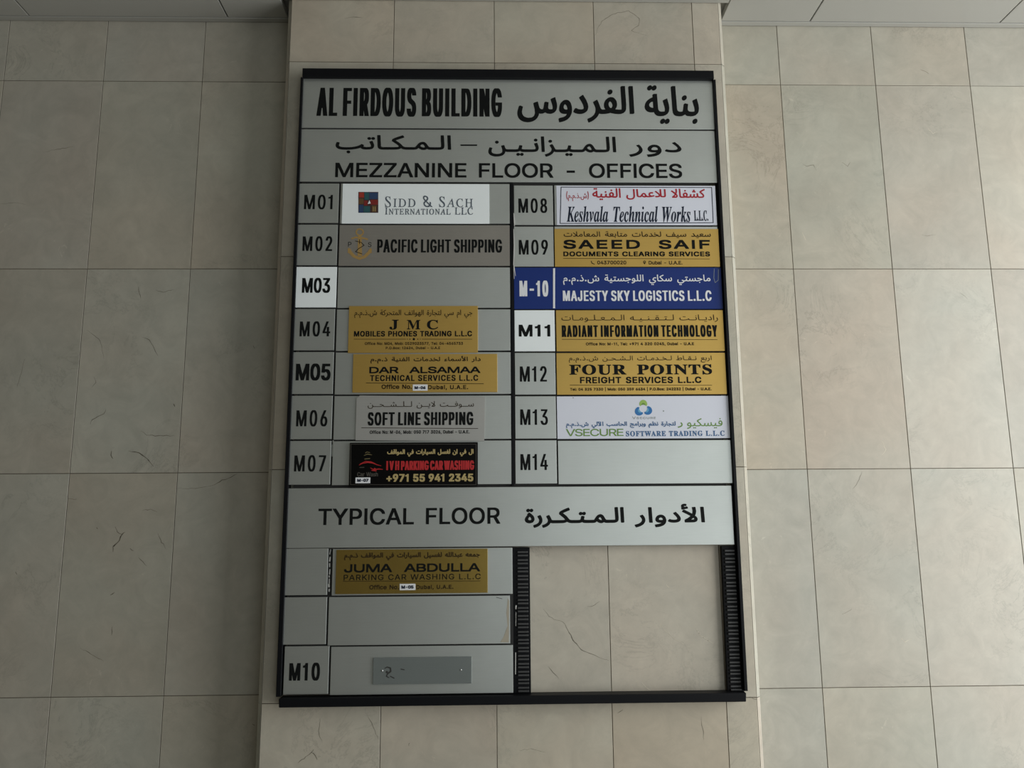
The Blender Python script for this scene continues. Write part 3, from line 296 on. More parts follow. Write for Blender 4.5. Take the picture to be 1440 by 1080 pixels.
GLYPHS[1, 65253] = [406, [18,-1,20,30,43,104,85,88,68,28,67,-6,78,-40,101,-65,136,-81,189,-88,236,-83,273,-69,293,-55,312,-30,324,-3,328,25,326,57,320,87,288,166,333,189,354,141,370,91,376,56,375,15,366,-25,352,-56,331,-84,302,-108,264,-126,216,-135,155,-134,103,-122,68,-104,42,-78,24,-44], [197,236,185,238,176,245,169,254,167,265,169,276,176,286,185,292,197,295,208,292,217,286,224,276,226,265,224,254,217,245,208,238]]
GLYPHS[1, 65254] = [433, [18,-1,24,47,43,104,85,88,71,42,67,-7,78,-42,102,-67,136,-82,187,-89,235,-85,279,-70,298,-57,312,-41,321,-23,327,2,324,65,301,155,349,168,368,95,382,66,405,50,452,43,458,36,462,26,459,11,445,-1,425,-3,403,1,372,19,360,36,353,55,378,24,377,14,366,-35,342,-79,319,-101,289,-119,251,-131,203,-137,163,-137,132,-132,93,-119,68,-104,47,-85,31,-61,21,-33], [197,236,185,238,176,245,169,254,167,265,169,276,176,286,185,292,197,295,208,292,217,286,224,276,226,265,224,254,217,245,208,238]]
GLYPHS[1, 65255] = [159, [0,-3,6,46,58,51,74,60,81,72,85,97,80,132,51,221,99,239,125,148,130,98,121,53,106,29,79,10,47,1], [76,301,64,303,55,309,48,319,46,330,48,341,55,350,64,357,76,359,87,357,96,350,103,341,105,330,103,319,96,309,87,303]]
GLYPHS[1, 65256] = [203, [0,-3,6,46,45,50,58,57,67,67,78,97,92,168,139,159,126,87,134,63,144,55,161,49,220,44,229,36,233,26,227,8,211,-2,151,2,130,9,115,20,105,35,97,59,115,57,98,31,79,13,46,0], [92,229,81,231,71,237,65,247,63,258,65,269,71,279,81,285,92,287,104,285,113,279,119,269,122,258,119,247,113,237,104,231]]
GLYPHS[1, 65258] = [288, [288,-3,249,1,224,10,197,31,184,54,176,100,167,306,215,306,227,86,234,68,248,54,268,48,302,45,314,36,318,23,314,11,303,1], [199,62,154,53,112,53,66,64,39,83,22,109,18,140,27,172,46,200,73,224,107,243,147,257,180,263,188,213,143,207,102,191,73,164,66,148,65,136,74,119,98,106,131,100,165,102,194,108]]
GLYPHS[1, 65260] = [301, [182,-129,158,-127,125,-117,105,-105,87,-90,66,-60,57,-35,51,-6,49,27,56,102,68,141,84,175,103,203,124,225,153,243,175,247,205,239,220,227,232,210,243,174,242,131,233,98,214,68,182,43,147,30,186,63,263,48,314,45,326,36,330,23,322,5,305,-3,266,-1,194,9,246,11,264,-17,270,-55,262,-84,243,-109,213,-125], [0,-3,6,46,55,46,57,2], [183,-80,211,-73,225,-56,227,-29,215,-4,195,8,164,15,127,15,91,9,91,49,132,58,155,69,174,84,187,106,194,134,193,171,184,192,171,198,158,193,145,182,117,138,100,82,97,26,103,-16,119,-50,146,-72]]
GLYPHS[1, 65261] = [265, [34,-136,24,-88,89,-74,133,-55,154,-38,165,-24,181,11,186,57,183,93,172,123,158,141,145,149,124,150,108,141,96,124,86,98,85,74,92,58,107,47,131,42,172,46,202,55,205,14,171,-1,132,-5,98,-1,76,6,59,17,46,33,39,53,39,86,45,116,57,145,74,169,97,188,116,197,145,199,167,194,185,183,205,161,216,140,226,108,232,72,232,36,227,3,217,-27,193,-66,158,-97,112,-119,76,-129]]
GLYPHS[1, 65262] = [280, [34,-136,24,-88,89,-74,133,-55,154,-38,165,-24,181,11,186,71,176,115,160,139,148,148,133,151,117,147,100,131,88,105,86,75,96,58,127,47,293,45,307,34,309,23,307,13,298,3,284,-3,129,-3,81,8,52,29,39,55,39,88,48,127,67,160,92,185,117,197,146,199,171,193,193,178,205,164,220,135,227,112,232,70,232,36,227,3,217,-27,193,-66,158,-97,112,-119,76,-129]]
GLYPHS[1, 65265] = [451, [18,-1,20,30,43,104,85,88,68,28,67,-11,80,-42,93,-57,110,-69,153,-85,210,-89,271,-80,317,-61,337,-47,356,-27,365,-8,365,6,356,15,263,57,240,75,231,89,227,105,228,128,235,152,248,175,272,204,302,227,328,240,354,247,389,248,416,242,441,229,421,187,399,196,373,200,344,195,321,184,301,170,286,152,276,133,274,116,284,101,392,49,409,35,418,18,415,-15,399,-48,370,-79,328,-107,275,-128,228,-136,169,-137,114,-126,68,-104,41,-78,24,-43], [254,-250,242,-247,233,-241,226,-232,224,-221,226,-209,233,-200,242,-193,254,-191,265,-193,274,-200,281,-209,283,-221,281,-232,274,-241,265,-247], [172,-250,161,-247,151,-241,145,-232,143,-221,145,-209,151,-200,161,-193,172,-191,184,-193,193,-200,199,-209,202,-221,199,-232,193,-241,184,-247]]
GLYPHS[1, 65266] = [436, [18,-1,20,30,43,104,85,88,68,28,66,4,69,-19,77,-39,90,-55,108,-68,129,-77,161,-86,218,-89,280,-81,331,-63,363,-37,372,-17,372,-7,366,2,349,15,282,38,293,87,389,55,453,44,462,36,466,26,462,11,452,1,440,-3,414,-3,416,-27,410,-49,390,-76,367,-95,337,-111,301,-124,227,-136,178,-137,134,-131,94,-117,70,-104,42,-77,29,-55,20,-30], [236,-250,224,-247,215,-241,208,-232,206,-221,208,-209,215,-200,224,-193,236,-191,247,-193,256,-200,263,-209,265,-221,263,-232,256,-241,247,-247], [155,-250,143,-247,134,-241,127,-232,125,-221,127,-209,134,-200,143,-193,155,-191,166,-193,175,-200,182,-209,184,-221,182,-232,175,-241,166,-247]]
GLYPHS[1, 65267] = [177, [0,-3,6,46,67,49,82,56,91,66,97,97,92,132,63,221,111,239,137,148,142,106,138,71,131,49,114,26,89,11,55,1], [110,-115,98,-113,89,-106,82,-97,80,-86,82,-75,89,-65,98,-59,110,-56,121,-59,130,-65,137,-75,139,-86,137,-97,130,-106,121,-113], [28,-115,17,-113,7,-106,1,-97,-1,-86,1,-75,7,-65,17,-59,28,-56,39,-59,49,-65,55,-75,57,-86,55,-97,49,-106,39,-113]]
GLYPHS[1, 65268] = [221, [0,-3,6,46,52,50,67,57,77,67,89,97,104,168,151,159,138,87,140,68,146,59,174,49,238,44,247,36,251,26,245,8,229,-2,189,-2,157,2,135,10,122,21,116,32,109,59,127,57,106,27,86,11,54,0], [149,-115,138,-113,128,-106,122,-97,120,-86,122,-75,128,-65,138,-59,149,-56,160,-59,170,-65,176,-75,178,-86,176,-97,170,-106,160,-113], [68,-115,57,-113,47,-106,41,-97,39,-86,41,-75,47,-65,57,-59,68,-56,79,-59,89,-65,95,-75,97,-86,95,-97,89,-106,79,-113]]
GLYPHS[1, 65269] = [402, [233,318,222,417,273,423,282,322,276,258,263,206,244,164,218,124,178,81,139,49,220,49,244,54,259,67,262,90,243,125,190,178,114,240,24,306,52,346,148,273,238,196,281,148,300,113,306,80,298,44,278,19,241,3,205,0,68,0,68,48,123,91,152,119,176,147,204,190,226,251], [116,379,94,382,50,400,36,403,20,399,-1,383,-24,402,5,429,31,438,55,436,93,419,111,415,134,418,154,429,171,404,144,385]]
GLYPHS[1, 65271] = [345, [233,318,222,417,273,423,282,322,276,258,263,206,244,164,218,124,178,81,139,49,220,49,244,54,259,67,262,90,243,125,190,178,114,240,24,306,52,346,148,273,238,196,281,148,300,113,306,80,298,44,278,19,241,3,205,0,68,0,68,48,123,91,152,119,176,147,204,190,226,251], [15,377,8,409,55,420,52,408,46,410,27,423,14,439,8,463,14,489,27,503,49,514,69,517,97,512,92,483,69,486,51,482,41,471,41,457,46,446,57,435,84,424,59,422,114,439,124,409]]
GLYPHS[1, 65275] = [345, [233,318,222,417,273,423,282,322,276,258,263,206,244,164,218,124,178,81,139,49,220,49,244,54,259,67,262,90,243,125,190,178,114,240,24,306,52,346,148,273,238,196,281,148,300,113,306,80,298,44,278,19,241,3,205,0,68,0,68,48,123,91,152,119,176,147,204,190,226,251]]
GLYPHS[1, 65276] = [355, [355,-3,313,0,283,8,261,21,245,47,237,99,225,423,274,423,289,85,296,64,307,54,332,47,369,45,379,39,385,26,381,11,370,1], [84,-3,29,4,36,50,88,47,124,50,157,59,184,75,207,99,223,132,230,160,234,210,262,139,249,94,231,60,208,35,175,14,132,1], [213,78,186,121,145,175,90,235,24,299,56,333,125,263,179,202,247,109]]
GLYPHS[2, 119808] = [437, [-9,0,-9,18,9,21,19,27,41,55,206,466,224,465,394,65,415,29,430,20,443,18,443,0,229,0,229,18,270,25,277,30,283,46,279,66,253,132,103,132,79,71,76,39,80,32,96,21,128,18,128,0], [113,161,242,161,177,319]]
GLYPHS[2, 119809] = [443, [16,0,16,17,36,20,58,28,66,37,73,60,75,369,72,401,65,421,47,435,15,439,15,455,220,455,274,452,318,444,352,429,377,409,391,383,396,351,393,325,384,302,369,283,348,268,320,256,287,247,327,237,360,223,385,206,404,185,415,160,418,132,413,93,397,61,386,47,354,24,335,15,291,4,238,0], [182,252,220,254,245,261,263,272,275,290,284,329,281,385,269,412,248,428,209,434,193,430,186,421,182,399], [222,24,248,27,268,35,289,58,296,81,300,111,298,162,284,199,268,215,231,228,182,231,183,51,188,37,194,30]]
GLYPHS[2, 119810] = [468, [257,-11,213,-7,155,10,105,43,66,87,39,142,29,184,27,251,39,314,56,351,92,399,139,435,176,452,216,462,275,465,309,459,388,435,408,443,419,465,437,465,437,308,420,308,392,364,356,407,328,427,282,442,265,443,228,437,198,419,174,389,157,347,147,293,144,226,147,164,159,114,177,74,203,46,237,29,278,24,305,26,345,38,371,52,395,71,428,106,447,89,423,58,395,33,365,14,332,0,296,-8]]
GLYPHS[2, 119811] = [496, [20,0,20,17,39,19,59,26,66,34,73,54,74,374,72,397,65,421,50,433,15,439,15,455,222,455,296,449,357,429,383,414,405,396,424,375,440,351,452,325,466,263,468,228,461,158,441,101,408,57,362,25,302,6,228,0], [222,24,243,26,279,37,308,59,319,75,337,115,343,139,351,229,347,291,336,342,319,382,294,410,262,428,223,433,202,431,190,423,184,409,182,385,183,55,187,38,193,31,208,25]]
GLYPHS[2, 119812] = [442, [14,0,14,17,51,22,66,34,74,57,75,78,74,394,69,413,62,425,44,435,16,439,16,455,399,455,399,320,383,320,375,357,361,386,351,397,327,414,295,424,255,430,200,428,187,420,183,394,183,246,221,248,252,262,272,288,281,313,288,345,304,345,304,118,287,118,276,173,269,189,254,206,225,218,183,222,183,67,189,38,206,29,261,29,313,39,345,53,371,75,393,105,411,143,430,143,402,0]]
GLYPHS[2, 119813] = [404, [15,0,15,17,36,20,58,29,66,39,73,62,75,375,73,396,65,418,50,430,14,439,14,455,394,455,394,320,377,320,369,357,355,385,336,406,320,416,288,426,230,431,194,428,184,416,182,247,217,250,248,263,269,289,278,314,284,347,302,347,302,118,285,118,279,154,269,181,249,208,217,221,182,224,182,73,186,48,193,34,204,26,222,20,257,17,257,0]]
GLYPHS[2, 119814] = [508, [268,-10,200,-3,160,10,108,42,68,86,41,141,31,183,28,252,41,315,57,352,93,399,139,435,176,452,215,462,275,465,330,454,388,436,406,443,419,465,437,465,437,308,420,308,397,357,382,379,357,406,319,431,288,441,267,443,230,437,200,419,176,389,159,347,149,294,146,228,154,135,161,110,180,67,206,37,238,19,275,13,308,16,328,27,341,53,342,138,337,161,329,170,317,176,275,182,275,198,500,198,500,182,481,180,461,174,453,166,449,155,446,29,357,0]]
GLYPHS[2, 119815] = [523, [15,0,15,17,52,24,66,36,73,59,75,81,73,398,66,419,57,428,44,434,16,439,16,455,242,455,242,439,200,430,191,422,185,411,182,387,182,251,342,251,342,387,339,411,334,422,324,430,282,439,282,455,507,455,507,439,471,431,457,420,451,399,449,379,451,60,457,38,466,29,478,22,507,17,507,0,282,0,282,17,311,21,324,27,333,35,339,49,342,81,342,221,182,221,182,81,185,50,190,36,199,28,221,20,242,17,242,0]]
GLYPHS[2, 119816] = [261, [13,0,13,17,50,26,65,37,74,56,75,75,74,405,67,424,58,430,13,439,13,455,244,455,244,439,201,430,192,424,184,405,183,77,185,53,192,37,211,24,246,17,246,0]]
GLYPHS[2, 119817] = [330, [109,-65,69,-60,36,-45,17,-29,7,-15,-3,15,0,44,11,61,32,73,51,74,64,71,79,62,91,41,91,13,77,-19,84,-35,105,-40,126,-36,139,-25,145,-6,148,21,146,391,142,409,135,422,117,432,79,439,79,455,314,455,314,439,273,429,263,419,257,399,255,89,251,42,239,3,219,-27,190,-48,154,-61]]
GLYPHS[2, 119818] = [510, [16,0,16,17,53,24,67,36,74,59,75,81,74,398,67,419,58,428,37,436,17,439,17,455,242,455,242,439,201,430,191,422,186,411,183,387,183,234,321,373,345,406,349,418,342,430,323,436,291,439,291,455,486,455,486,439,457,436,436,430,392,404,345,361,271,285,467,42,491,23,519,17,519,0,281,0,281,17,325,22,333,31,332,42,199,214,183,198,183,81,186,50,191,36,199,28,221,20,242,17,242,0]]
GLYPHS[2, 119819] = [426, [15,0,15,17,52,24,66,36,73,59,75,81,73,399,66,420,57,429,44,434,16,439,16,455,250,455,250,439,219,436,199,430,190,420,183,401,182,83,185,47,196,33,226,28,278,31,325,44,354,63,370,80,391,112,409,154,427,154,402,0]]
GLYPHS[2, 119820] = [634, [14,0,14,17,50,24,66,36,72,50,75,79,74,402,69,419,61,428,43,435,15,439,15,455,185,455,317,142,449,455,617,455,617,439,583,430,569,418,563,405,560,378,562,54,569,34,578,25,617,17,617,0,396,0,396,17,437,27,446,36,453,54,455,399,288,0,270,0,105,389,107,57,112,41,125,26,148,19,169,17,169,0]]
GLYPHS[2, 119821] = [494, [403,-11,107,350,108,57,115,36,123,27,136,21,167,17,167,0,18,0,18,17,50,22,67,33,74,51,76,79,76,388,39,431,18,439,18,455,156,455,391,169,389,404,382,421,373,430,331,439,331,455,480,455,480,439,450,434,438,429,430,420,423,398,422,-11]]
GLYPHS[2, 119822] = [525, [261,-11,213,-6,169,7,129,29,94,58,66,93,45,134,32,179,28,228,32,276,45,321,66,362,95,397,130,426,170,448,216,462,265,466,313,462,357,448,397,427,431,399,459,364,481,323,494,277,498,228,494,179,481,134,459,93,430,58,395,29,355,7,310,-6], [265,12,300,18,328,36,351,66,367,108,376,162,379,228,371,321,357,369,348,389,336,405,310,430,278,442,260,443,225,437,196,419,174,389,158,347,148,294,145,228,153,135,159,109,177,67,201,37,215,26,230,18]]
GLYPHS[2, 119823] = [418, [15,0,15,17,52,24,66,36,73,59,75,81,73,398,66,419,57,428,44,434,16,439,16,455,265,454,322,445,347,435,366,422,383,406,395,388,404,367,408,344,404,296,390,266,380,252,351,230,314,214,268,206,182,206,182,81,185,50,190,36,199,28,221,20,242,17,242,0], [182,230,231,232,255,240,272,253,287,283,292,329,290,361,285,387,269,414,241,428,216,431,199,429,189,424,184,414]]
GLYPHS[2, 119825] = [473, [15,0,15,17,52,24,66,36,73,59,75,81,73,398,66,419,57,428,44,434,16,439,16,455,217,455,278,452,329,442,349,435,383,415,405,388,412,372,417,334,414,308,406,285,392,265,372,248,346,234,315,224,432,50,456,23,480,17,480,0,338,0,201,212,182,212,183,59,190,36,199,28,221,20,242,17,242,0], [182,234,235,236,261,245,280,258,298,290,304,336,301,365,295,389,284,407,268,421,249,429,224,431,202,429,190,422,185,414,182,385]]
GLYPHS[2, 119826] = [390, [43,-11,43,158,62,158,83,94,101,62,123,39,149,24,197,15,231,20,249,29,264,43,273,60,278,79,277,104,273,117,255,140,225,160,127,210,87,242,69,264,56,289,50,332,54,370,67,403,80,421,105,443,148,462,185,466,229,461,300,445,313,450,320,466,339,466,339,319,322,319,305,365,272,410,248,429,222,441,183,444,163,440,147,432,134,420,125,406,120,380,127,349,151,325,178,308,290,253,317,233,337,211,353,180,359,133,354,93,339,58,314,29,293,14,268,2,240,-6,192,-10,158,-8,85,12,69,7,61,-11]]
GLYPHS[2, 119827] = [423, [92,0,92,17,114,19,137,27,146,36,154,59,156,433,116,430,76,412,56,393,41,367,29,318,11,318,11,455,410,455,410,317,394,317,387,352,375,382,357,404,333,420,304,430,263,433,265,58,272,35,281,26,296,21,328,17,328,0]]
GLYPHS[2, 119828] = [492, [248,-13,192,-8,147,6,114,29,91,61,78,103,74,128,72,398,65,419,56,428,43,434,15,439,15,455,240,455,240,439,198,430,189,422,183,406,181,121,191,74,211,42,245,25,275,22,311,26,340,37,363,56,379,83,389,117,392,159,391,398,383,419,374,427,360,433,328,439,328,455,474,455,474,439,448,432,437,426,430,417,424,396,421,148,412,92,403,69,380,32,346,7,302,-8]]
GLYPHS[2, 119829] = [428, [212,-13,41,389,18,425,1,435,-14,439,-14,455,211,455,211,439,166,432,156,423,153,406,161,378,259,143,354,400,354,414,349,427,331,435,299,439,299,455,442,455,442,439,413,431,400,418,391,403,230,-13]]
GLYPHS[2, 119830] = [611, [171,-11,30,400,12,430,3,435,-15,439,-15,455,181,455,181,439,157,435,145,427,141,415,141,400,148,373,223,153,301,353,278,418,263,432,229,439,229,455,439,455,439,439,404,432,398,427,393,412,399,386,474,166,543,377,548,402,544,425,529,434,503,439,503,455,624,455,624,439,612,435,598,425,578,388,446,-11,428,-11,316,309,190,-11]]
GLYPHS[2, 119922] = [426, [-34,0,-34,15,5,22,16,32,28,52,115,369,120,401,118,416,105,428,73,435,73,451,283,451,283,435,258,432,245,427,234,418,225,404,212,365,180,238,321,365,351,399,355,407,356,419,340,432,320,436,320,451,459,451,459,435,447,433,434,427,389,392,255,267,360,44,376,25,403,17,403,0,214,0,214,17,248,21,256,30,257,44,243,82,180,216,175,221,136,82,130,47,132,33,141,24,177,15,177,0]]
GLYPHS[2, 119931] = [403, [44,0,44,17,68,20,86,27,95,35,104,52,205,427,168,424,132,410,108,393,88,371,64,330,47,330,72,451,437,451,418,322,399,322,395,354,386,380,374,400,357,415,336,424,306,426,205,46,208,33,216,25,253,17,253,0]]
GLYPHS[2, 119934] = [549, [79,-11,81,383,74,409,66,420,54,428,30,433,30,451,213,451,213,433,188,425,182,417,176,399,172,160,296,367,297,398,292,416,277,429,250,434,250,451,430,451,430,435,417,433,402,427,391,404,383,163,521,398,523,410,519,424,507,432,484,435,484,451,608,451,608,435,586,429,575,421,544,382,308,-11,287,-11,295,316,99,-11]]
GLYPHS[2, 119923] = [425, [-34,0,-34,15,5,22,16,32,28,52,115,369,120,401,117,416,105,429,73,435,73,451,283,451,283,435,258,432,240,424,230,413,219,390,136,83,129,39,134,30,142,28,188,24,230,26,266,35,298,50,326,71,350,99,371,134,393,134,351,0]]
GLYPHS[2, 119914] = [440, [202,-11,149,-6,104,10,69,36,50,58,35,85,23,130,22,197,32,246,56,309,83,352,116,389,154,420,196,444,241,458,287,463,333,459,407,444,421,449,431,463,449,463,420,308,401,310,395,366,377,406,348,431,323,438,278,435,235,413,196,371,173,333,152,287,135,237,123,165,125,107,135,77,151,53,173,35,199,24,229,20,255,23,280,30,304,41,326,58,368,105,387,91,362,59,335,34,305,14,273,0,239,-9]]
GLYPHS[2, 119938] = [336, [53,-9,24,-3,8,7,-10,30,-18,61,-17,97,-5,147,17,196,40,231,84,276,112,295,139,306,165,310,189,305,205,290,214,265,225,303,297,303,228,56,233,42,245,42,259,52,285,87,300,78,282,51,248,13,231,1,214,-6,184,-8,166,2,156,21,157,52,162,75,137,38,111,12,84,-4], [93,41,113,48,134,67,152,95,176,147,192,202,198,241,195,266,186,277,180,280,167,280,157,276,130,251,104,210,83,159,70,115,66,68,72,51,77,45]]
GLYPHS[2, 119942] = [269, [87,-9,60,-6,36,3,16,19,1,40,-8,67,-11,98,-7,135,6,172,41,230,68,260,99,284,131,301,154,307,187,309,215,302,236,287,247,265,248,235,238,209,207,174,173,153,131,136,79,124,75,88,78,66,87,50,102,39,122,36,135,37,159,51,195,95,214,83,179,32,158,14,136,1,113,-7], [84,146,132,166,156,184,174,205,187,228,193,252,192,272,182,284,171,287,156,283,141,272,126,252,103,207]]
GLYPHS[2, 119956] = [253, [91,-9,63,-6,15,7,3,4,-7,-7,-24,-4,-7,109,13,105,23,55,33,37,46,24,62,17,93,15,110,24,118,41,119,60,112,81,57,155,35,193,28,228,35,260,53,286,71,299,92,306,134,308,192,295,204,298,212,307,230,307,215,205,197,207,184,252,163,279,149,286,124,287,111,281,99,268,97,248,104,231,165,149,185,110,190,82,184,50,162,17,126,-4]]
GLYPHS[2, 119945] = [357, [210,-9,185,-4,176,3,166,26,165,41,173,84,223,246,220,257,210,261,185,252,172,242,131,185,92,100,63,0,-19,0,88,399,90,415,87,424,73,431,48,433,48,451,110,457,187,470,115,197,162,260,184,282,206,297,241,309,268,308,290,297,297,287,303,259,298,223,250,75,246,53,251,45,262,45,276,57,306,98,320,89,302,59,265,15,247,2,228,-7]]
GLYPHS[2, 119959] = [284, [48,-9,45,155,40,221,35,243,25,264,13,273,-1,273,-2,291,97,310,103,303,112,269,119,210,123,89,160,132,185,169,204,208,200,226,176,261,175,276,180,291,190,302,203,308,220,309,235,304,249,289,254,265,244,222,227,187,185,125,146,78,62,-9]]
GLYPHS[2, 119949] = [173, [40,-9,19,-6,3,3,-7,19,-10,40,-2,85,87,414,80,428,52,433,52,450,183,470,73,54,77,42,89,42,104,53,131,89,144,79,118,39,93,12,68,-4]]
GLYPHS[2, 119940] = [277, [93,-9,63,-6,38,3,17,19,3,40,-6,66,-9,97,-7,130,8,179,25,211,47,240,73,265,103,287,133,301,164,309,190,309,220,302,242,285,254,265,256,242,248,220,236,209,220,204,203,205,190,210,179,224,176,238,189,275,187,283,173,289,151,281,123,249,98,203,81,150,75,99,78,71,84,57,98,42,116,35,137,36,164,50,191,77,204,96,222,83,183,32,162,14,140,1,117,-7]]
GLYPHS[2, 119951] = [357, [213,-9,188,-4,179,3,169,26,168,41,175,84,220,222,226,246,222,257,213,261,189,253,176,243,136,190,97,107,66,0,-14,0,52,254,45,268,18,273,17,289,151,310,116,193,164,259,187,281,209,297,244,309,271,308,294,297,301,287,306,259,301,226,249,53,256,43,269,46,304,90,319,80,291,41,266,13,240,-4]]
GLYPHS[2, 119946] = [194, [132,371,114,375,100,384,90,398,87,416,90,433,100,447,114,457,132,460,149,457,163,447,173,433,176,416,173,398,163,384,149,375], [49,-8,29,-5,18,1,6,15,1,34,4,64,44,211,53,254,46,268,19,273,19,289,150,310,89,85,84,55,89,44,100,44,115,54,142,90,155,81,121,31,103,14,85,2,67,-6]]
GLYPHS[2, 119948] = [323, [204,-9,175,-2,154,19,136,65,120,144,96,126,63,0,-19,0,88,399,90,415,87,424,73,431,48,433,48,451,110,457,187,470,106,165,191,234,210,258,211,276,206,281,181,286,181,304,318,304,318,286,284,276,189,201,212,79,225,51,235,43,246,43,259,52,277,83,292,76,279,50,250,12,235,0,220,-7]]
GLYPHS[2, 119952] = [316, [96,-9,67,-6,42,4,20,20,3,41,-7,68,-10,98,-6,135,6,172,24,208,48,241,76,269,107,291,130,301,164,309,192,309,221,302,256,281,272,260,282,234,285,203,283,179,270,130,237,72,200,33,168,10,145,-1,121,-7], [103,13,124,21,143,43,166,83,184,132,200,191,206,240,202,267,197,276,182,287,167,288,157,284,136,266,113,229,90,172,73,101,70,45,78,25,93,15]]
GLYPHS[2, 119955] = [261, [-14,0,52,254,45,268,18,273,17,289,151,310,114,189,144,243,180,289,197,302,214,309,234,308,243,305,250,298,258,278,258,251,252,235,241,223,226,218,202,223,180,241,165,234,157,225,138,195,110,139,85,67,66,0]]
GLYPHS[2, 119878] = [369, [153,-9,108,-5,42,13,25,8,15,-8,3,-8,26,146,38,146,42,106,60,58,79,35,102,19,116,15,154,11,178,16,192,23,220,50,233,79,235,116,230,134,219,157,183,201,122,267,98,306,90,334,88,353,95,397,105,416,125,440,152,459,173,468,209,474,253,473,313,457,328,461,338,473,351,473,330,336,319,336,316,372,302,413,287,433,268,446,232,453,200,448,175,433,160,408,155,369,164,342,194,298,275,210,291,179,297,162,301,126,299,101,292,78,282,57,259,29,229,8,206,-1]]
GLYPHS[2, 119868] = [245, [-31,0,-27,13,0,16,18,22,27,32,38,51,129,385,135,419,132,433,118,445,84,451,88,465,275,465,272,451,241,448,224,439,207,413,116,80,110,45,113,31,126,19,161,13,157,0]]
GLYPHS[2, 119863] = [507, [-36,0,-32,13,-1,16,18,26,35,52,126,385,132,419,129,433,115,445,81,451,85,465,263,465,325,459,378,442,408,424,433,402,461,360,472,328,478,291,476,236,463,185,440,137,406,95,379,69,348,48,313,30,275,15,234,5,167,0], [170,22,206,25,240,32,270,44,297,60,321,80,342,103,360,130,381,173,391,205,399,254,401,287,397,334,384,373,364,403,350,415,318,433,277,441,241,442,218,437,205,423,193,387,113,89,105,49,109,36,120,28]]
GLYPHS[2, 119860] = [463, [-85,0,-82,13,-67,14,-39,24,0,56,356,475,369,475,353,50,361,27,377,18,411,13,409,0,221,0,224,13,248,14,263,19,273,26,279,38,285,66,288,158,133,158,121,154,55,77,32,41,33,28,39,19,52,15,79,13,75,0], [143,183,289,183,298,367]]
GLYPHS[2, 119862] = [471, [218,-10,164,-4,117,13,78,41,49,78,31,125,26,179,31,227,53,291,80,337,126,391,167,424,227,456,274,470,321,475,363,470,430,453,443,458,453,470,467,470,439,332,425,332,423,383,414,407,400,427,370,446,343,452,314,452,273,443,220,414,174,370,138,313,118,264,109,229,105,193,106,151,109,129,121,91,129,75,153,47,182,29,199,23,236,19,266,21,294,28,322,40,348,56,399,103,412,91,369,46,323,15,274,-4]]
GLYPHS[2, 119867] = [520, [-34,0,-30,13,-3,16,18,25,35,51,126,385,132,419,129,433,116,445,81,451,85,465,270,465,267,451,238,448,219,439,201,412,163,271,169,262,185,259,357,259,376,264,410,385,416,419,413,433,404,443,365,451,369,465,555,465,551,451,520,448,502,439,486,413,396,80,389,45,392,31,405,19,440,13,437,0,251,0,255,13,282,16,299,22,309,32,320,51,365,217,362,231,343,234,172,234,153,229,111,80,104,45,107,31,116,21,155,13,152,0]]
GLYPHS[2, 119873] = [500, [338,-11,154,373,75,84,68,43,71,29,80,20,122,13,118,0,-34,0,-30,13,-3,16,17,25,35,51,132,401,131,418,123,433,105,448,81,451,85,465,182,465,353,108,427,381,435,422,431,436,422,445,380,451,383,465,536,465,532,451,502,448,485,440,467,414,351,-11]]
GLYPHS[2, 119879] = [420, [50,0,52,13,86,16,106,24,118,36,127,54,230,429,228,435,222,439,194,441,145,437,117,429,102,420,84,404,70,381,59,352,44,353,74,465,461,465,439,350,426,350,427,383,423,404,415,419,404,430,374,439,316,440,305,437,298,423,205,82,198,49,200,33,208,22,230,15,265,13,261,0]]
GLYPHS[2, 119864] = [454, [-34,0,-30,13,0,16,18,25,35,52,126,385,132,419,129,433,116,445,81,451,85,465,440,465,420,364,409,364,407,394,399,419,391,427,373,436,335,441,252,442,222,439,210,432,196,396,159,260,232,260,271,267,289,275,303,288,313,305,321,326,334,326,287,161,275,161,274,211,270,223,261,231,214,237,154,237,107,62,105,47,108,36,125,26,215,24,270,31,303,42,332,60,357,84,386,128,400,128,351,0]]
GLYPHS[2, 119877] = [451, [-34,0,-30,13,0,17,19,27,36,53,127,392,132,420,129,434,116,445,81,451,85,465,281,465,325,462,360,453,375,446,398,429,414,406,422,379,419,334,408,307,390,284,364,264,330,248,289,235,366,53,381,31,392,21,404,15,422,13,418,0,314,0,221,228,152,231,114,89,106,46,109,30,118,20,133,15,162,13,158,0], [202,250,245,253,281,263,309,280,330,303,342,331,347,363,344,388,336,407,323,423,304,434,280,440,251,443,224,440,211,430,197,398,158,253]]
GLYPHS[2, 119874] = [516, [200,-10,149,-5,105,11,70,36,43,70,27,112,21,162,26,207,44,267,75,324,116,376,164,418,204,444,261,467,304,474,354,472,400,460,426,446,457,417,480,380,489,351,494,319,493,277,486,239,468,189,449,152,418,106,381,65,350,40,318,19,273,1,225,-9], [201,10,224,12,257,23,278,36,308,60,353,114,375,153,393,196,407,240,416,286,418,331,416,368,401,412,384,433,362,447,335,454,296,452,260,440,225,418,193,387,163,348,138,303,120,261,106,211,98,162,98,117,104,83,116,55,145,25,171,14]]
GLYPHS[2, 119871] = [449, [-24,0,-21,13,9,16,28,26,45,52,135,385,142,419,139,433,125,445,91,451,94,465,279,465,274,452,248,449,230,440,212,413,125,92,116,46,123,31,148,24,245,25,298,33,328,45,346,58,369,83,399,132,412,132,368,0]]
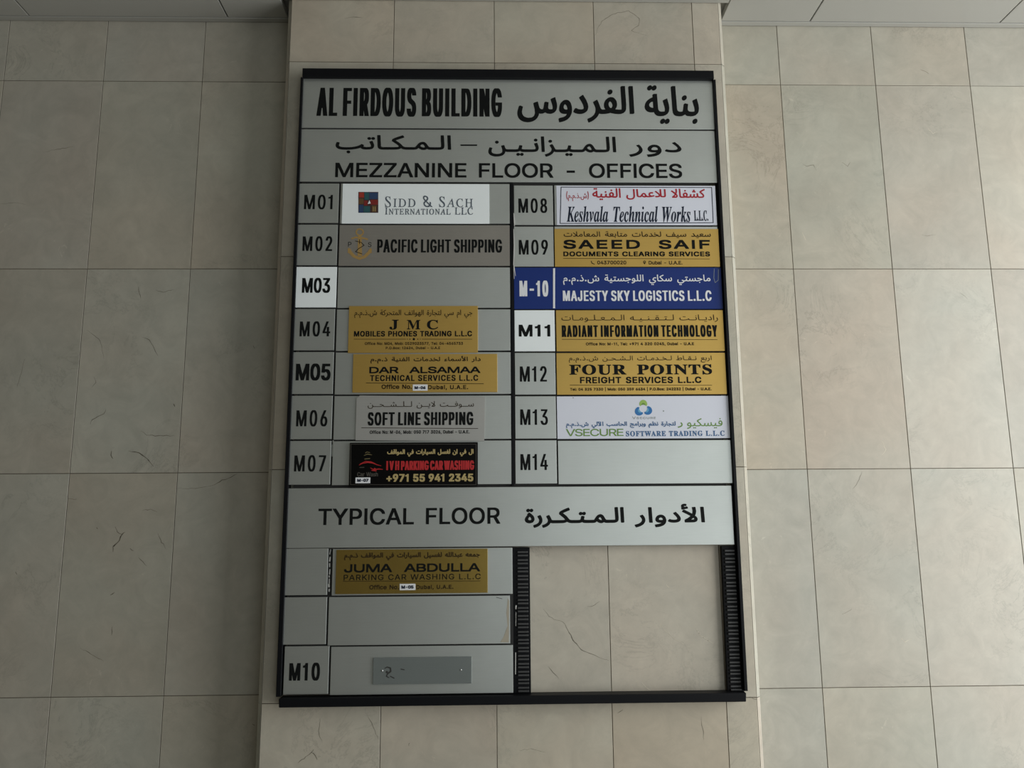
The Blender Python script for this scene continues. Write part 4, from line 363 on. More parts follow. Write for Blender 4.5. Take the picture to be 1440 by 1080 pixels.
GLYPHS[2, 38] = [492, [187,-7,125,2,91,17,64,40,54,54,40,86,36,142,48,185,63,208,96,238,139,266,99,318,85,348,81,370,82,398,95,439,114,459,139,475,169,484,221,486,266,475,299,450,317,414,320,383,317,357,301,322,273,293,224,258,354,133,379,172,401,240,461,240,444,185,428,148,392,95,490,0,410,0,352,56,307,24,268,5,238,-2], [188,293,238,329,250,343,260,366,261,391,255,412,240,428,219,437,193,438,169,432,151,419,140,399,139,375,147,345], [189,46,216,47,252,55,282,70,314,93,175,229,133,200,112,178,100,150,98,115,108,84,131,61,163,48]]
_gc = {}
def glyph(k):
    if k not in _gc:
        g = GLYPHS[k]
        _gc[k] = (g[0]/1000, [[(c[i]/1000, c[i+1]/1000) for i in range(0, len(c), 2)] for c in g[1:]])
    return _gc[k]
FORMS = {}; _b = 0xFE80
for ch, n in zip('ءآأؤإئابةتثجحخدذرزسشصضطظعغفقكلمنهوىي', [1,2,2,2,2,4,2,4,2,4,4,4,4,4,2,2,2,2,4,4,4,4,4,4,4,4,4,4,4,4,4,4,4,2,2,4]):
    FORMS[ch] = (_b, n); _b += n
LA = {'آ': 0xFEF5, 'أ': 0xFEF7, 'إ': 0xFEF9, 'ا': 0xFEFB}
def shape(s):
    out = []; prev = False; i = 0
    while i < len(s):
        c = s[i]
        if c == 'ل' and i+1 < len(s) and s[i+1] in LA:
            out.append(LA[s[i+1]] + (1 if prev else 0)); prev = False; i += 2; continue
        if c == 'ـ': out.append(0x640); prev = True; i += 1; continue
        if c in FORMS:
            b, n = FORMS[c]; nx = s[i+1] if i+1 < len(s) else ''
            nj = (nx in FORMS and FORMS[nx][1] > 1) or nx == 'ـ'
            if n == 4: out.append(b + (3 if prev and nj else 1 if prev else 2 if nj else 0)); prev = nj
            elif n == 2: out.append(b + (1 if prev else 0)); prev = False
            else: out.append(b); prev = False
        else: out.append(ord(c)); prev = False
        i += 1
    return [{'(': ')', ')': '('}.get(chr(c), chr(c)) for c in out[::-1]]
def keyof(ch, font):
    """(face, code point): face 0 plain sans, 1 Arabic, 2 bold or italic serif capitals"""
    o = ord(ch); k = (0, o)
    if font == 'a': k = (1, o)
    if font == 'b' and 65 <= o <= 90: k = (2, 0x1D400+o-65)
    if font == 's' and 65 <= o <= 90: k = (2, 0x1D434+o-65)
    if font == 'k' and 65 <= o <= 90: k = (2, 0x1D468+o-65)
    if font == 'k' and 97 <= o <= 122: k = (2, 0x1D482+o-97)
    return k if k in GLYPHS else (0, o)
def layout(s, font, track=0.0, caps=None, unslant=0.0, space=.27, tat=1.0):
    """list of (word, outlines) in em units"""
    x = 0; out = []; word = 0
    seq = shape(s) if font == 'a' else s
    for ch in seq:
        if ch == ' ': x += space; word += 1; continue
        k = 1.0
        if caps and ch.islower(): ch = ch.upper(); k = caps
        g = keyof(ch, font)
        if g not in GLYPHS: print('no glyph', repr(ch), font); x += .3; continue
        adv, cs = glyph(g)
        kk = tat if ch == 'ـ' else 1.0
        out.append((word, [[(x+k*kk*(p[0]-unslant*p[1]), k*p[1]) for p in c] for c in cs]))
        x += adv*k*kk + track
    return out
_tri = {}
def winding(p, cs):
    w = 0
    for c in cs:
        for i in range(len(c)):
            (x1, y1), (x2, y2) = c[i-1], c[i]
            if (y1 <= p[1]) != (y2 <= p[1]):
                s = (x2-x1)*(p[1]-y1)-(p[0]-x1)*(y2-y1)
                if y2 > y1 and s > 0: w += 1
                if y2 <= y1 and s < 0: w -= 1
    return w
def filled(contours):
    """triangles of the area inside the outlines (overlapping outlines join)"""
    key = tuple(tuple((round(p[0]-contours[0][0][0], 5), round(p[1]-contours[0][0][1], 5)) for p in c) for c in contours)
    if key not in _tri:
        m = max(abs(v) for c in key for p in c for v in p); k = 1/m
        P = []; E = []
        for c in key:
            b = len(P); P += [Vector((p[0]*k, p[1]*k)) for p in c]; E += [(b+i, b+(i+1) % len(c)) for i in range(len(c))]
        vs, es, fs, *_ = delaunay_2d_cdt(P, E, [], 0, 1e-5)
        kc = [[(p[0]*k, p[1]*k) for p in c] for c in key]
        ok = []
        for f in fs:
            ctr = (sum(vs[i].x for i in f)/len(f), sum(vs[i].y for i in f)/len(f))
            if winding(ctr, kc): ok.append([(vs[i].x/k, vs[i].y/k) for i in f])
        _tri[key] = ok
    ox, oy = contours[0][0]
    return [[(p[0]+ox, p[1]+oy) for p in t] for t in _tri[key]]
def hull(P):
    P = sorted(set(P))
    if len(P) < 3: return P
    def half(P):
        h = []
        for p in P:
            while len(h) > 1 and (h[-1][0]-h[-2][0])*(p[1]-h[-2][1])-(h[-1][1]-h[-2][1])*(p[0]-h[-2][0]) <= 1e-14: h.pop()
            h.append(p)
        return h
    return half(P)[:-1] + half(P[::-1])[:-1]
_un = {}
def fillmesh(tris, contours, nib, y, org, faces, verts):
    """shapes in metres (x,z): the filled shape, widened by the nib, joined into one flat sheet without overlaps, at depth y"""
    polys = [list(t) for t in tris]
    if nib:
        ox, oy = contours[0][0]
        key = (tuple((round((p[0]-ox)*1e6), round((p[1]-oy)*1e6)) for c in contours for p in c), tuple(nib))
        if key not in _un:
            parts = [[((p[0]-ox)*1e3, (p[1]-oy)*1e3) for p in t] for t in tris]
            N = [(q[0]*1e3, q[1]*1e3) for q in nib]
            for c in contours:
                for i in range(len(c)):
                    h = hull([(round((q[0]-ox)*1e3+n[0], 4), round((q[1]-oy)*1e3+n[1], 4)) for q in (c[i-1], c[i]) for n in N])
                    if len(h) > 2: parts.append(h)
            P = []; F = []
            for h in parts:
                F.append(list(range(len(P), len(P)+len(h)))); P += [Vector(p) for p in h]
            vs, es, fs, ov, oe, of = delaunay_2d_cdt(P, [], F, 0, 1e-4)
            _un[key] = [[(vs[i].x*1e-3, vs[i].y*1e-3) for i in f] for f, o in zip(fs, of) if o]
        polys = [[(p[0]+ox, p[1]+oy) for p in t] for t in _un[key]]
    for poly in polys:
        b = len(verts); verts.extend((p[0]-org[0], y-org[1], p[1]-org[2]) for p in poly); faces.append(tuple(range(b, b+len(poly))))
def rnib(dx, dy): return [(-dx, -dy), (dx, -dy), (dx, dy), (-dx, dy)]
def enib(dx, dy, ang=0.0, n=8):
    ca, sa = math.cos(ang), math.sin(ang)
    return [(dx*math.cos(t)*ca-dy*math.sin(t)*sa, dx*math.cos(t)*sa+dy*math.sin(t)*ca) for t in [2*math.pi*i/n for i in range(n)]]
class Ink:
    """collects flat printed or cut-vinyl shapes for one child mesh of a plate"""
    def __init__(s, parent, Y, org): s.v = []; s.f = []; s.mi = []; s.ms = []; s.words = {}; s.p = parent; s.Y = Y; s.o = org
    def _m(s, m):
        if m not in s.ms: s.ms.append(m)
        return s.ms.index(m)
    def _end(s, m):
        k = s._m(m); s.mi += [k]*(len(s.f)-len(s.mi))
    def text(s, t, box, m='vinyl', font='i', w=None, nib=None, split=False, gap=None, **kw):
        """box in picture pixels; w = (stem, bar) thickness in picture pixels for the sans face"""
        X0, X1, Z0, Z1 = rect(*box, s.Y)
        dx = dy = 0.0
        nat = {'i': (.0645, .057), 'a': (.055, .047), 'b': (.085, .03), 's': (.045, .02), 'k': (.07, .03)}[font]
        for _ in range(10):
            gl = layout(t, font, **kw)
            xs = [p[0] for g in gl for c in g[1] for p in c]; ys = [p[1] for g in gl for c in g[1] for p in c]
            a0, a1, b0, b1 = min(xs), max(xs), min(ys), max(ys)
            sx = (X1-X0-2*dx)/(a1-a0); sy = (Z1-Z0-2*dy)/(b1-b0)
            if w: dx = max(0, (w[0]*PXM-nat[0]*sx)/2); dy = max(0, (w[1]*PXM-nat[1]*sy)/2)
            if gap is not None: kw['track'] = .5*kw.get('track', 0)+.5*((gap*PXM+2*dx)/sx-.12)
        n = None
        if dx > 1e-5 or dy > 1e-5:
            dx = max(dx, 2e-5); dy = max(dy, 2e-5)
            n = enib(dx, dy, nib) if nib is not None else rnib(dx, dy)
        F = lambda p: (X0+dx+(p[0]-a0)*sx, Z0+dy+(p[1]-b0)*sy)
        for gi, (wd, cs) in enumerate(gl):
            T = s
            if split: T = s.words.setdefault(wd, Ink(s.p, s.Y, s.o))
            fillmesh([[F(p) for p in t_] for t_ in filled(cs)], [[F(p) for p in c] for c in cs], n, s.Y-.0003-gi*1e-5, s.o, T.f, T.v); T._end(m)
        return s
    def poly(s, pts, m='vinyl', dy=0.0):
        P = [at(px, py, s.Y) for px, py in pts]
        fillmesh(filled([[(p.x, p.z) for p in P]]), [], None, s.Y-.0003-dy, s.o, s.f, s.v); s._end(m); return s
    def line(s, pts, wid, m='vinyl', closed=False, taper=False, dy=0.0):
        P = [at(px, py, s.Y) for px, py in pts]; P = [(p.x, p.z) for p in P]
        n = len(P)
        for i in range(n if closed else n-1):
            a, b = P[i], P[(i+1) % n]
            def r(k): return wid*PXM/2*((.35+.65*math.sin(math.pi*min(max(k/(n-1), .04), .96))) if taper else 1)
            ra, rb = r(i), r(i+1)
            h = hull([(a[0]+q[0], a[1]+q[1]) for q in enib(ra, ra)] + [(b[0]+q[0], b[1]+q[1]) for q in enib(rb, rb)])
            k = len(s.v); s.v.extend((p[0]-s.o[0], s.Y-.0003-dy-s.o[1]-len(s.f)*1e-6, p[1]-s.o[2]) for p in h); s.f.append(tuple(range(k, k+len(h))))
        s._end(m); return s
    def disc(s, px, py, rx, ry=None, m='vinyl', n=20, ang=0.0, dy=0.0):
        ry = rx if ry is None else ry; ca, sa = math.cos(ang), math.sin(ang)
        return s.poly([(px+rx*math.cos(t)*ca-ry*math.sin(t)*sa, py-(rx*math.cos(t)*sa+ry*math.sin(t)*ca)) for t in [2*math.pi*i/n for i in range(n)]], m, dy)
    def box(s, x0, y0, x1, y1, m='vinyl', dy=0.0): return s.poly([(x0, y1), (x1, y1), (x1, y0), (x0, y0)], m, dy)
    def make(s, name, label=None):
        for k_ in sorted(s.words): s.words[k_].make(name, label)
        if not s.f: return
        bm = bmesh.new(); vs = [bm.verts.new(v) for v in s.v]
        for f, k in zip(s.f, s.mi):
            try: q = bm.faces.new([vs[i] for i in f])
            except ValueError: continue
            q.material_index = k
            q.normal_update()
            if q.normal.y > 0: q.normal_flip()
        me = bpy.data.meshes.new('m'); bm.to_mesh(me); bm.free()
        o = link(name, me, s.ms, s.p)
        if label: o['label'] = label
        return o

# ------------------------------------------------------------------ the setting
ZJ = [2.94541-.6*i for i in range(-1, 6)]       # heights of the tile joints
CEIL = 3.148; WY = .1124
def tiles(name, xj, y, zj, tones=None, veins=(), seedn=1, base=(.467, .44, .377), x_bevel=None, extra=None):
    """a wall of marble tiles: bevelled tiles over a recessed grout bed"""
    rnd = random.Random(seedn)
    bm = bmesh.new(); tone = bm.loops.layers.float_color.new('tone'); seed = bm.loops.layers.float_color.new('seed')
    g, bv, dp = .0009, .0005, .004
    def quad(P, t, sd, mi=0):
        q = bm.faces.new([bm.verts.new(p) for p in P]); q.material_index = mi
        for l in q.loops: l[tone] = (*t, 1); l[seed] = (*sd, 1)
        return q
    for i in range(len(xj)-1):
        for j in range(len(zj)-1):
            k = 1+rnd.uniform(-.045, .045); w = rnd.uniform(-.02, .02)
            t = [base[0]*k*(1+w*.5), base[1]*k, base[2]*k*(1-w)]
            if tones and (i, j) in tones: t = [a*b for a, b in zip(t, tones[(i, j)])]
            sd = (rnd.random(), rnd.random(), rnd.random())
            x0, x1, z1, z0 = xj[i]+g, xj[i+1]-g, zj[j]-g, zj[j+1]+g
            a = [(x0+bv, y, z0+bv), (x1-bv, y, z0+bv), (x1-bv, y, z1-bv), (x0+bv, y, z1-bv)]
            b = [(x0, y+bv, z0), (x1, y+bv, z0), (x1, y+bv, z1), (x0, y+bv, z1)]
            c = [(p[0], y+dp, p[2]) for p in b]
            quad(a, t, sd)
            for u in range(4):
                v = (u+1) % 4
                quad([b[u], b[v], a[v], a[u]], t, sd); quad([c[u], c[v], b[v], b[u]], t, sd)
    X0, X1, Z0, Z1 = xj[0], xj[-1], zj[-1], zj[0]
    bx = [(X0, y+.0022, Z0), (X1, y+.0022, Z0), (X1, y+.0022, Z1), (X0, y+.0022, Z1)]
    quad(bx, (.2, .2, .2), (0, 0, 0), 1)
    if extra: extra(quad)
    # veins that stand out in the stone, as thin inlaid ribbons
    for mi, wid, pts in veins:
        fine = []
        for (ax, ay), (bx_, by_) in zip(pts, pts[1:]):
            m = max(2, int(math.hypot(bx_-ax, by_-ay)/3.5))
            for q in range(m): fine.append((ax+(bx_-ax)*q/m+(rnd.uniform(-.9, .9) if q else 0), ay+(by_-ay)*q/m+(rnd.uniform(-.9, .9) if q else 0)))
        fine.append(pts[-1])
        P = [at(px, py, y) for px, py in fine]; n = len(P)
        R_ = [.85*wid*PXM/2*(.2+.8*math.sin(math.pi*(i+.3)/(n-.4)))*rnd.uniform(.45, 1.15) for i in range(n)]
        for i in range(n-1):
            a, b = P[i], P[i+1]
            ra, rb = R_[i], R_[i+1]
            h = hull([(a.x+q[0], a.z+q[1]) for q in enib(ra, ra)] + [(b.x+q[0], b.z+q[1]) for q in enib(rb, rb)])
            q = quad([(p[0], y-.0002, p[1]) for p in h], (1, 1, 1), (0, 0, 0), mi); q.normal_update()
            if q.normal.y > 0: q.normal_flip()
    me = bpy.data.meshes.new('m'); bm.to_mesh(me); bm.free()
    o = link(name, me, ['marble', 'grout', 'vein', 'palevein']); o['kind'] = 'structure'
    return o
zt = [CEIL+.02] + ZJ[1:] + [0.0]
zt = [z for z in zt if z >= 0]
PL, PR, CH = -.6345, .6500, .0052
LV = [(2, 2.2, [(176, 748), (172, 751), (168, 760), (162, 766), (159, 768), (159, 776)]), (2, 1.6, [(162, 741), (165, 748), (173, 752)]), (2, 2.4, [(136, 742), (137.5, 744)]),
      (2, 1.3, [(222, 750), (226, 759), (233, 772)]), (2, 1.6, [(183, 771), (188, 775)]), (2, 1.1, [(195, 784), (201, 790), (206, 796)]), (2, 1.7, [(161, 833), (155, 837)]),
      (2, 1.1, [(158, 881), (157, 893)]), (2, 1.1, [(113, 911), (128, 920), (146, 930)]), (2, 1.5, [(334, 666), (325, 671), (312, 675), (303, 681), (293, 684)]),
      (2, .8, [(293, 684), (275, 687), (250, 687)]), (2, 1.5, [(149, 575), (146, 582), (137, 586), (130, 590), (127, 597)]), (2, 1.7, [(157, 634), (156, 640), (159, 645)]),
      (2, 2.0, [(181, 634), (196, 637), (207, 645), (216, 656)]), (2, 1.1, [(198, 606), (206, 612), (230, 613), (246, 612)]), (2, 1.8, [(244, 568), (246, 572)]),
      (2, 1.2, [(195, 403), (196, 412), (198, 420)]), (2, 1.1, [(219, 408), (230, 411), (245, 407)]), (2, 1.2, [(199, 474), (210, 478), (215, 486), (222, 500)]),
      (2, .9, [(121, 464), (133, 472), (141, 480), (146, 505)]), (2, 1.1, [(132, 530), (135, 538), (129, 545)]), (2, 1.0, [(60, 214), (80, 210), (103, 206)]), (2, .9, [(0, 287), (20, 285), (36, 288)]),
      (2, 1.3, [(22, 804), (24, 808)]), (2, 1.7, [(355, 1018), (358, 1020)]), (2, 1.5, [(356, 486), (358, 490)]), (2, .9, [(35, 505), (30, 525), (24, 545)]), (2, 1.0, [(95, 701), (108, 702)]), (2, .9, [(200, 718), (212, 716), (221, 720)])]
RV = [(2, 1.0, [(1294, 98), (1300, 100), (1306, 104)]), (2, .8, [(1128, 230), (1135, 234), (1144, 232), (1148, 240)]), (2, .7, [(1350, 412), (1356, 416), (1360, 420)]), (3, 1.2, [(1128, 327), (1133, 338)]),
      (3, 1.1, [(1305, 180), (1312, 188), (1318, 185)]), (3, 1.0, [(1240, 620), (1246, 632), (1240, 640)]), (3, 1.2, [(1268, 898), (1273, 903), (1278, 900)]), (2, .7, [(1212, 663), (1206, 678), (1198, 688)]), (2, .7, [(1184, 864), (1192, 860), (1198, 856)]),
      (2, .7, [(1296, 330), (1304, 332), (1316, 330)]), (2, .7, [(1184, 228), (1192, 234), (1196, 228)])]
PV = [(2, .9, [(836, 50), (846, 30), (862, 20), (884, 15), (899, 26), (898, 36), (888, 43), (910, 50)]), (2, 1.0, [(485, 26), (497, 24), (510, 25)]), (2, 1.2, [(764, 856), (772, 867), (783, 872), (792, 875), (799, 887), (808, 903), (818, 914), (833, 920), (856, 929)]),
      (2, .9, [(771, 937), (778, 946), (786, 955)]), (2, 1.0, [(826, 853), (836, 851), (843, 846)]), (3, 1.2, [(928, 877), (936, 888), (950, 899), (962, 906)]), (3, 1.6, [(979, 884), (985, 894), (993, 898), (1003, 905)]),
      (3, 1.3, [(903, 960), (909, 967), (916, 972)]), (3, 1.3, [(937, 822), (941, 826)]), (2, 1.4, [(432, 1063), (438, 1058), (441, 1054)]), (2, 1.2, [(438, 1058), (443, 1062), (446, 1069)]), (2, 1.0, [(419, 1073), (428, 1067), (432, 1063)]),
      (2, .9, [(516, 1005), (524, 1020), (532, 1040)]), (2, .7, [(450, 1010), (448, 1028), (453, 1045)]), (2, 1.2, [(576, 1045), (575, 1049)]), (2, .7, [(730, 1055), (748, 1053), (768, 1058)]), (2, .8, [(868, 1003), (876, 998)]), (2, .8, [(986, 1008), (988, 1024), (990, 1040)]),
      (2, 1.2, [(1054, 980), (1060, 983), (1065, 983)])]
tiles('wall_left', [-.9283-.3012*k for k in range(6, -1, -1)] + [-.62], WY, zt, {(7, 2): (1.03, .98, .92), (7, 3): (1.03, .985, .93), (7, 4): (1.02, .985, .94), (6, 4): (1.01, .99, .96)}, LV, 3)
tiles('wall_right', [.63] + [.8673+.3012*k for k in range(7)], WY, zt, {(1, 2): (1.0, .97, .96), (0, 1): (1.01, .99, .97), (0, 2): (1.01, .99, .96), (1, 1): (.98, 1, 1), (1, 3): (.97, .97, .96), (2, 2): (1.03, 1.03, 1.03)}, RV, 8)
def corners(quad):
    rnd = random.Random(5); G = .0007
    for s, X in ((-1, PL), (1, PR)):
        for j in range(len(zt)-1):
            t = [.49*rnd.uniform(.96, 1.04), .455, .385]; sd = (rnd.random(), rnd.random(), rnd.random())
            z1, z0 = zt[j]-G, zt[j+1]+G
            def strip(pts):
                for a, b in zip(pts, pts[1:]):
                    P = [(a[0], a[1], z0), (b[0], b[1], z0), (b[0], b[1], z1), (a[0], a[1], z1)]
                    quad(P if s > 0 else P[::-1], t, sd)
            strip([(X, 0), (X+s*CH, CH), (X+s*CH-s*.002, CH+.002)])
            strip([(X+s*(CH-.0005), CH+.003), (X+s*(CH+.0009), CH+.0016), (X+s*2*CH, 2*CH), (X+s*2*CH, WY+.01)])
            q = [(X+s*(CH-.001), CH+.002, z0-G), (X+s*(CH+.001), CH+.0035, z0-G), (X+s*(CH+.001), CH+.0035, z1+G), (X+s*(CH-.001), CH+.002, z1+G)]
            quad(q if s > 0 else q[::-1], t, sd, 1)
tiles('wall_center', [PL, -.3283, -.0291, .2695, .5685, PR], 0.0, zt, {(4, 4): (1.03, 1.0, .97), (3, 4): (1.02, .99, .96), (4, 2): (.97, 1, 1)}, PV, 12, base=(.495, .452, .376), extra=corners)

bm = bmesh.new()
SE = [-.853+.606*k for k in range(-4, 7)]
for a, b in zip(SE, SE[1:]):
    for c, d in ((WY-.024, -1.2), (-1.205, -2.4), (-2.405, -3.6), (-3.605, -4.8)):
        if a < PR+.03 and b > PL-.03 and c > 0:     # the pillar passes through these panels
            for A, B in ((a, min(b, PL-2*CH-.022)), (max(a, PR+2*CH+.022), b)):
                if B-A > .01: bevbox(A+.002, B-.002, -.024, c, CEIL, CEIL+.02, .0015, 2, bm=bm)
            bevbox(a+.002, b-.002, d, -.0245, CEIL, CEIL+.02, .0015, 2, bm=bm)
        else: bevbox(a+.002, b-.002, d, c, CEIL, CEIL+.02, .0015, 2, bm=bm)
bevbox(SE[0], SE[-1], -4.8, WY+.02, CEIL+.03, CEIL+.05, 0, bm=bm)
me = done(bm); tag(link('ceiling', me, ['ceil']), kind='structure')
for n, (a, b, c, d) in {'trim_1': (SE[0], PL-2*CH-.002, WY-.022, WY-.003), 'trim_2': (PR+2*CH+.002, SE[-1], WY-.022, WY-.003), 'trim_3': (PL-2*CH-.02, PR+2*CH+.02, -.022, -.003)}.items():
    tag(link(n, bevbox(a, b, c, d, CEIL-.002, CEIL+.022, .0006, 1), ['trimm']), kind='structure')
tag(link('floor', bevbox(-2.9, 2.9, -4.8, WY+.02, -.05, 0, 0), ['floor']), kind='structure')

# ------------------------------------------------------------------ the directory board
YS = -.026                                     # front of the slats
def lerp(a, b, t): return a+(b-a)*t
frame = bpy.data.objects.new('directory_frame', None); COL.objects.link(frame)
FO = Vector((.015, -.001, 1.14)); frame.location = FO
tag(frame, 'black frame of the whole building directory board, hung on the marble pillar', 'sign frame')
def prism(pts_top, pts_bot, y0, y1, bev=.0012):
    """upright bar: (xl, xr, z) at top and bottom"""
    bm = bmesh.new(); vs = []
    for xl, xr, z in (pts_bot, pts_top):
        for x, y in ((xl, y0), (xr, y0), (xr, y1), (xl, y1)): vs.append(bm.verts.new((x-FO.x, y-FO.y, z-FO.z)))
    for q in ((0,1,2,3), (4,7,6,5), (0,4,5,1), (1,5,6,2), (2,6,7,3), (3,7,4,0)): bm.faces.new([vs[i] for i in q])
    bmesh.ops.recalc_face_normals(bm, faces=bm.faces[:])
    bmesh.ops.bevel(bm, geom=bm.edges[:], offset=bev, segments=2, profile=.6, affect='EDGES')
    me = bpy.data.meshes.new('m'); bm.to_mesh(me); bm.free(); return me
YR = -.034
tl, bl = at(422.8, 108, YR), at(387.8, 977, YR); tli, bli = at(427.0, 108, YS), at(395.8, 977, YS)
tr, br = at(1006.5, 112, YR), at(1052, 975, YR); tri, bri = at(1001.5, 112, YS), at(1046, 975, YS)
ztop = (tl.z+tr.z)/2; zbot = (bl.z+br.z)/2
link('side_rail', prism((tl.x, tli.x, ztop), (bl.x, bli.x, zbot), YR, -.001), ['black'], frame)
link('side_rail', prism((tri.x, tr.x, ztop), (bri.x, br.x, zbot), YR, -.001), ['black'], frame)
a0, a1 = at(425.5, 95.2, YR-.004), at(1003.5, 100.5, YR-.004); zt0 = (a0.z+a1.z)/2
b0 = (at(425, 106.2, YR-.004).z + at(1002, 112.2, YR-.004).z)/2
link('top_rail', prism((a0.x, a1.x, zt0), (a0.x, a1.x, b0), YR-.006, -.001, .002), ['black'], frame)
c0, c1 = at(392.5, 980.5, YR-.006), at(1049, 975.5, YR-.006); d0, d1 = at(392.5, 993, YR-.006), at(1049, 988.5, YR-.006)
link('bottom_rail', prism((c0.x, c1.x, (c0.z+c1.z)/2), (d0.x, d1.x, (d0.z+d1.z)/2), YR-.010, -.001, .0022), ['black'], frame)
# upright between the two columns, and its ribbed lower stretch
m0, m1 = rect(717.5, 258, 722.0, 683, YS)[:2]; e0 = rect(718.6, 258, 723.0, 683, YS)
zc1, zc0 = at(720, 257.5, YS).z, at(722, 683, YS).z
link('center_rail', prism((at(717, 258, YS).x, at(721.8, 258, YS).x, zc1), (at(719.3, 683, YS).x, at(723.6, 683, YS).x, zc0), YS-.001, -.012), ['black'], frame)
def ribbed(px_t, px_b, py0, py1, wid_t, wid_b, pitch, base_l, base_r):
    """channel with pairs of little horizontal ribs"""
    Yb = -.016
    zt_, zb_ = at(px_t, py0, Yb).z, at(px_b, py1, Yb).z
    me = prism((at(px_t-base_l, py0, Yb).x, at(px_t+wid_t+base_r, py0, Yb).x, zt_), (at(px_b-base_l, py1, Yb).x, at(px_b+wid_b+base_r, py1, Yb).x, zb_), Yb, -.001, .0006)
    o = link('ribbed_rail', me, ['black'], frame)
    bm = bmesh.new(); py = py0+5.0; k = 0
    while py < py1-2.5:
        t = (py-py0)/(py1-py0)
        x0, x1 = lerp(px_t, px_b, t)+2.5, lerp(px_t+wid_t, px_b+wid_b, t)-2.0
        A, B, C_, D = rect(x0, py, x1, py+2.6, Yb)
        bevbox(A, B, Yb-.006, Yb+.001, C_, D, .0011, 2, org=FO, bm=bm)
        py += 4.8 if k % 2 == 0 else 6.4; k += 1
    me = done(bm); r = link('rib_set', me, ['rib'], o); r.matrix_parent_inverse = Matrix(); return o
ribbed(725, 726, 770, 975, 19, 20, 5, 5, .8)
ribbed(1015.5, 1024.5, 768, 974, 18.5, 19.5, 5, .8, 3)
# black sheet added as the shade in the slat gaps (not behind the open bay)
B0, B1 = at(428, 300, -.018).x, at(1010, 300, -.018).x
bm = bmesh.new()
bevbox(-.568, .592, -.0185, -.012, at(720, 768.5, -.018).z, ztop-.002, 0, org=FO, bm=bm)
bevbox(-.568, at(722, 900, -.018).x, -.0185, -.012, zbot+.002, at(720, 769.5, -.018).z, 0, org=FO, bm=bm)
link('gap_shade_sheet', done(bm), ['gap_shade'], frame)
chips = Ink(frame, YS-.0016, FO)
for pts, w_ in (([(722.5, 300), (723.6, 312), (723.4, 318)], 2.0), ([(722.3, 322), (723.2, 345), (722.4, 372), (725, 388)], 1.5), ([(722.4, 372), (723, 392)], 1.6)): chips.line(pts, w_, 'chip', taper=True)
chips.make('scuffed_edge', 'white scuffs along the black center rail')
ch2 = Ink(frame, -.0195, FO)
rr = random.Random(2)
yy = 773
while yy < 834:
    l = rr.uniform(1.5, 6.5); ch2.line([(464.6-(yy-773)*.035+rr.uniform(-.5, .5), yy), (464.4-(yy-773)*.035+rr.uniform(-.7, .7), yy+l)], rr.uniform(1.0, 2.2), 'chip'); yy += l+rr.uniform(1.5, 5)
ch2.line([(468.6, 620), (468.8, 624)], 2, 'alu').line([(468.3, 626), (468, 641)], 3.0, 'alu')
ch2.make('paint_chips', 'white paint chips in the gap left of the lowest gold plaque')
ch3 = Ink(frame, -.0172, FO)
ch3.line([(725.8, 852), (725.5, 856)], 1.7, 'chip').line([(725.6, 861), (725.4, 880)], 1.5, 'chip', taper=True).line([(725.2, 918), (725, 948)], 2.2, 'chip', taper=True).make('scuffed_edge', 'white scuff beside the ribs')

def plate(name, label, cat, px, group=None, m='alu', thick=.006, front=YS, bev=.0008, rotpx=0.0):
    X0, X1, Z0, Z1 = rect(*px, front)
    org = Vector(((X0+X1)/2, front+thick, (Z0+Z1)/2))
    root = bpy.data.objects.new(name, None); COL.objects.link(root); root.location = org
    o = link('plate' if name != 'name_strip' else 'slat', bevbox(X0, X1, front, front+thick, Z0, Z1, bev, 2, org=org), [m], root)
    tag(root, label, cat, group)
    return root, org
def solid(name, label, cat, px, group=None, m='alu', thick=.006, front=YS, bev=.0008):
    """a plate with nothing on it: one mesh"""
    X0, X1, Z0, Z1 = rect(*px, front)
    org = Vector(((X0+X1)/2, front+thick, (Z0+Z1)/2))
    o = link(name, bevbox(X0, X1, front, front+thick, Z0, Z1, bev, 2, org=org), [m]); o.location = org
    return tag(o, label, cat, group)

# header panels
r, o = plate('header_panel', 'wide grey top panel naming the building in black English and Arabic letters', 'sign panel', (425.0, 107.3, 1004.0, 180.8))
Ink(r, YS, o).text('AL FIRDOUS BUILDING', (445.5, 123.6, 706, 164.2), gap=3.3, w=(6.3, 5.2), track=.03, space=.22, split=True).make('english_lettering', 'condensed bold black letters')
Ink(r, YS, o).text('الفردوس', (727, 121, 892, 172), font='a', w=(8.4, 6.4), nib=.6).make('arabic_lettering', 'heavy black Arabic word')
Ink(r, YS, o).text('بناية', (906, 120.5, 983, 174), font='a', w=(8.4, 6.4), nib=.6).make('arabic_lettering', 'heavy black Arabic word')
r, o = plate('header_panel', 'wide grey second panel about the mezzanine offices, right under the building name', 'sign panel', (421.8, 182.8, 1006.8, 256.0))
Ink(r, YS, o).text('MEZZANINE FLOOR - OFFICES', (471.5, 229.4, 959, 250.2), gap=4.2, w=(4.4, 3.5), track=.05, space=.3, split=True).make('english_lettering', 'bold black capital letters')
k = Ink(r, YS, o)
Ink(r, YS, o).text('الـمـكـاتب', (472, 190, 634.5, 216), font='a', w=(5.5, 4.1), nib=.6).make('arabic_lettering', 'heavy black Arabic word')
k.box(647.5, 203.2, 671, 205.2).make('dash', 'thin black dash')
Ink(r, YS, o).text('الـمـيـزانـيـن', (686.5, 192, 866.5, 220.5), font='a', w=(5.5, 4.1), nib=.6).make('arabic_lettering', 'heavy black Arabic word')
Ink(r, YS, o).text('دور', (884.5, 199.5, 958, 221), font='a', w=(5.6, 4.1), nib=.6).make('arabic_lettering', 'heavy black Arabic word')
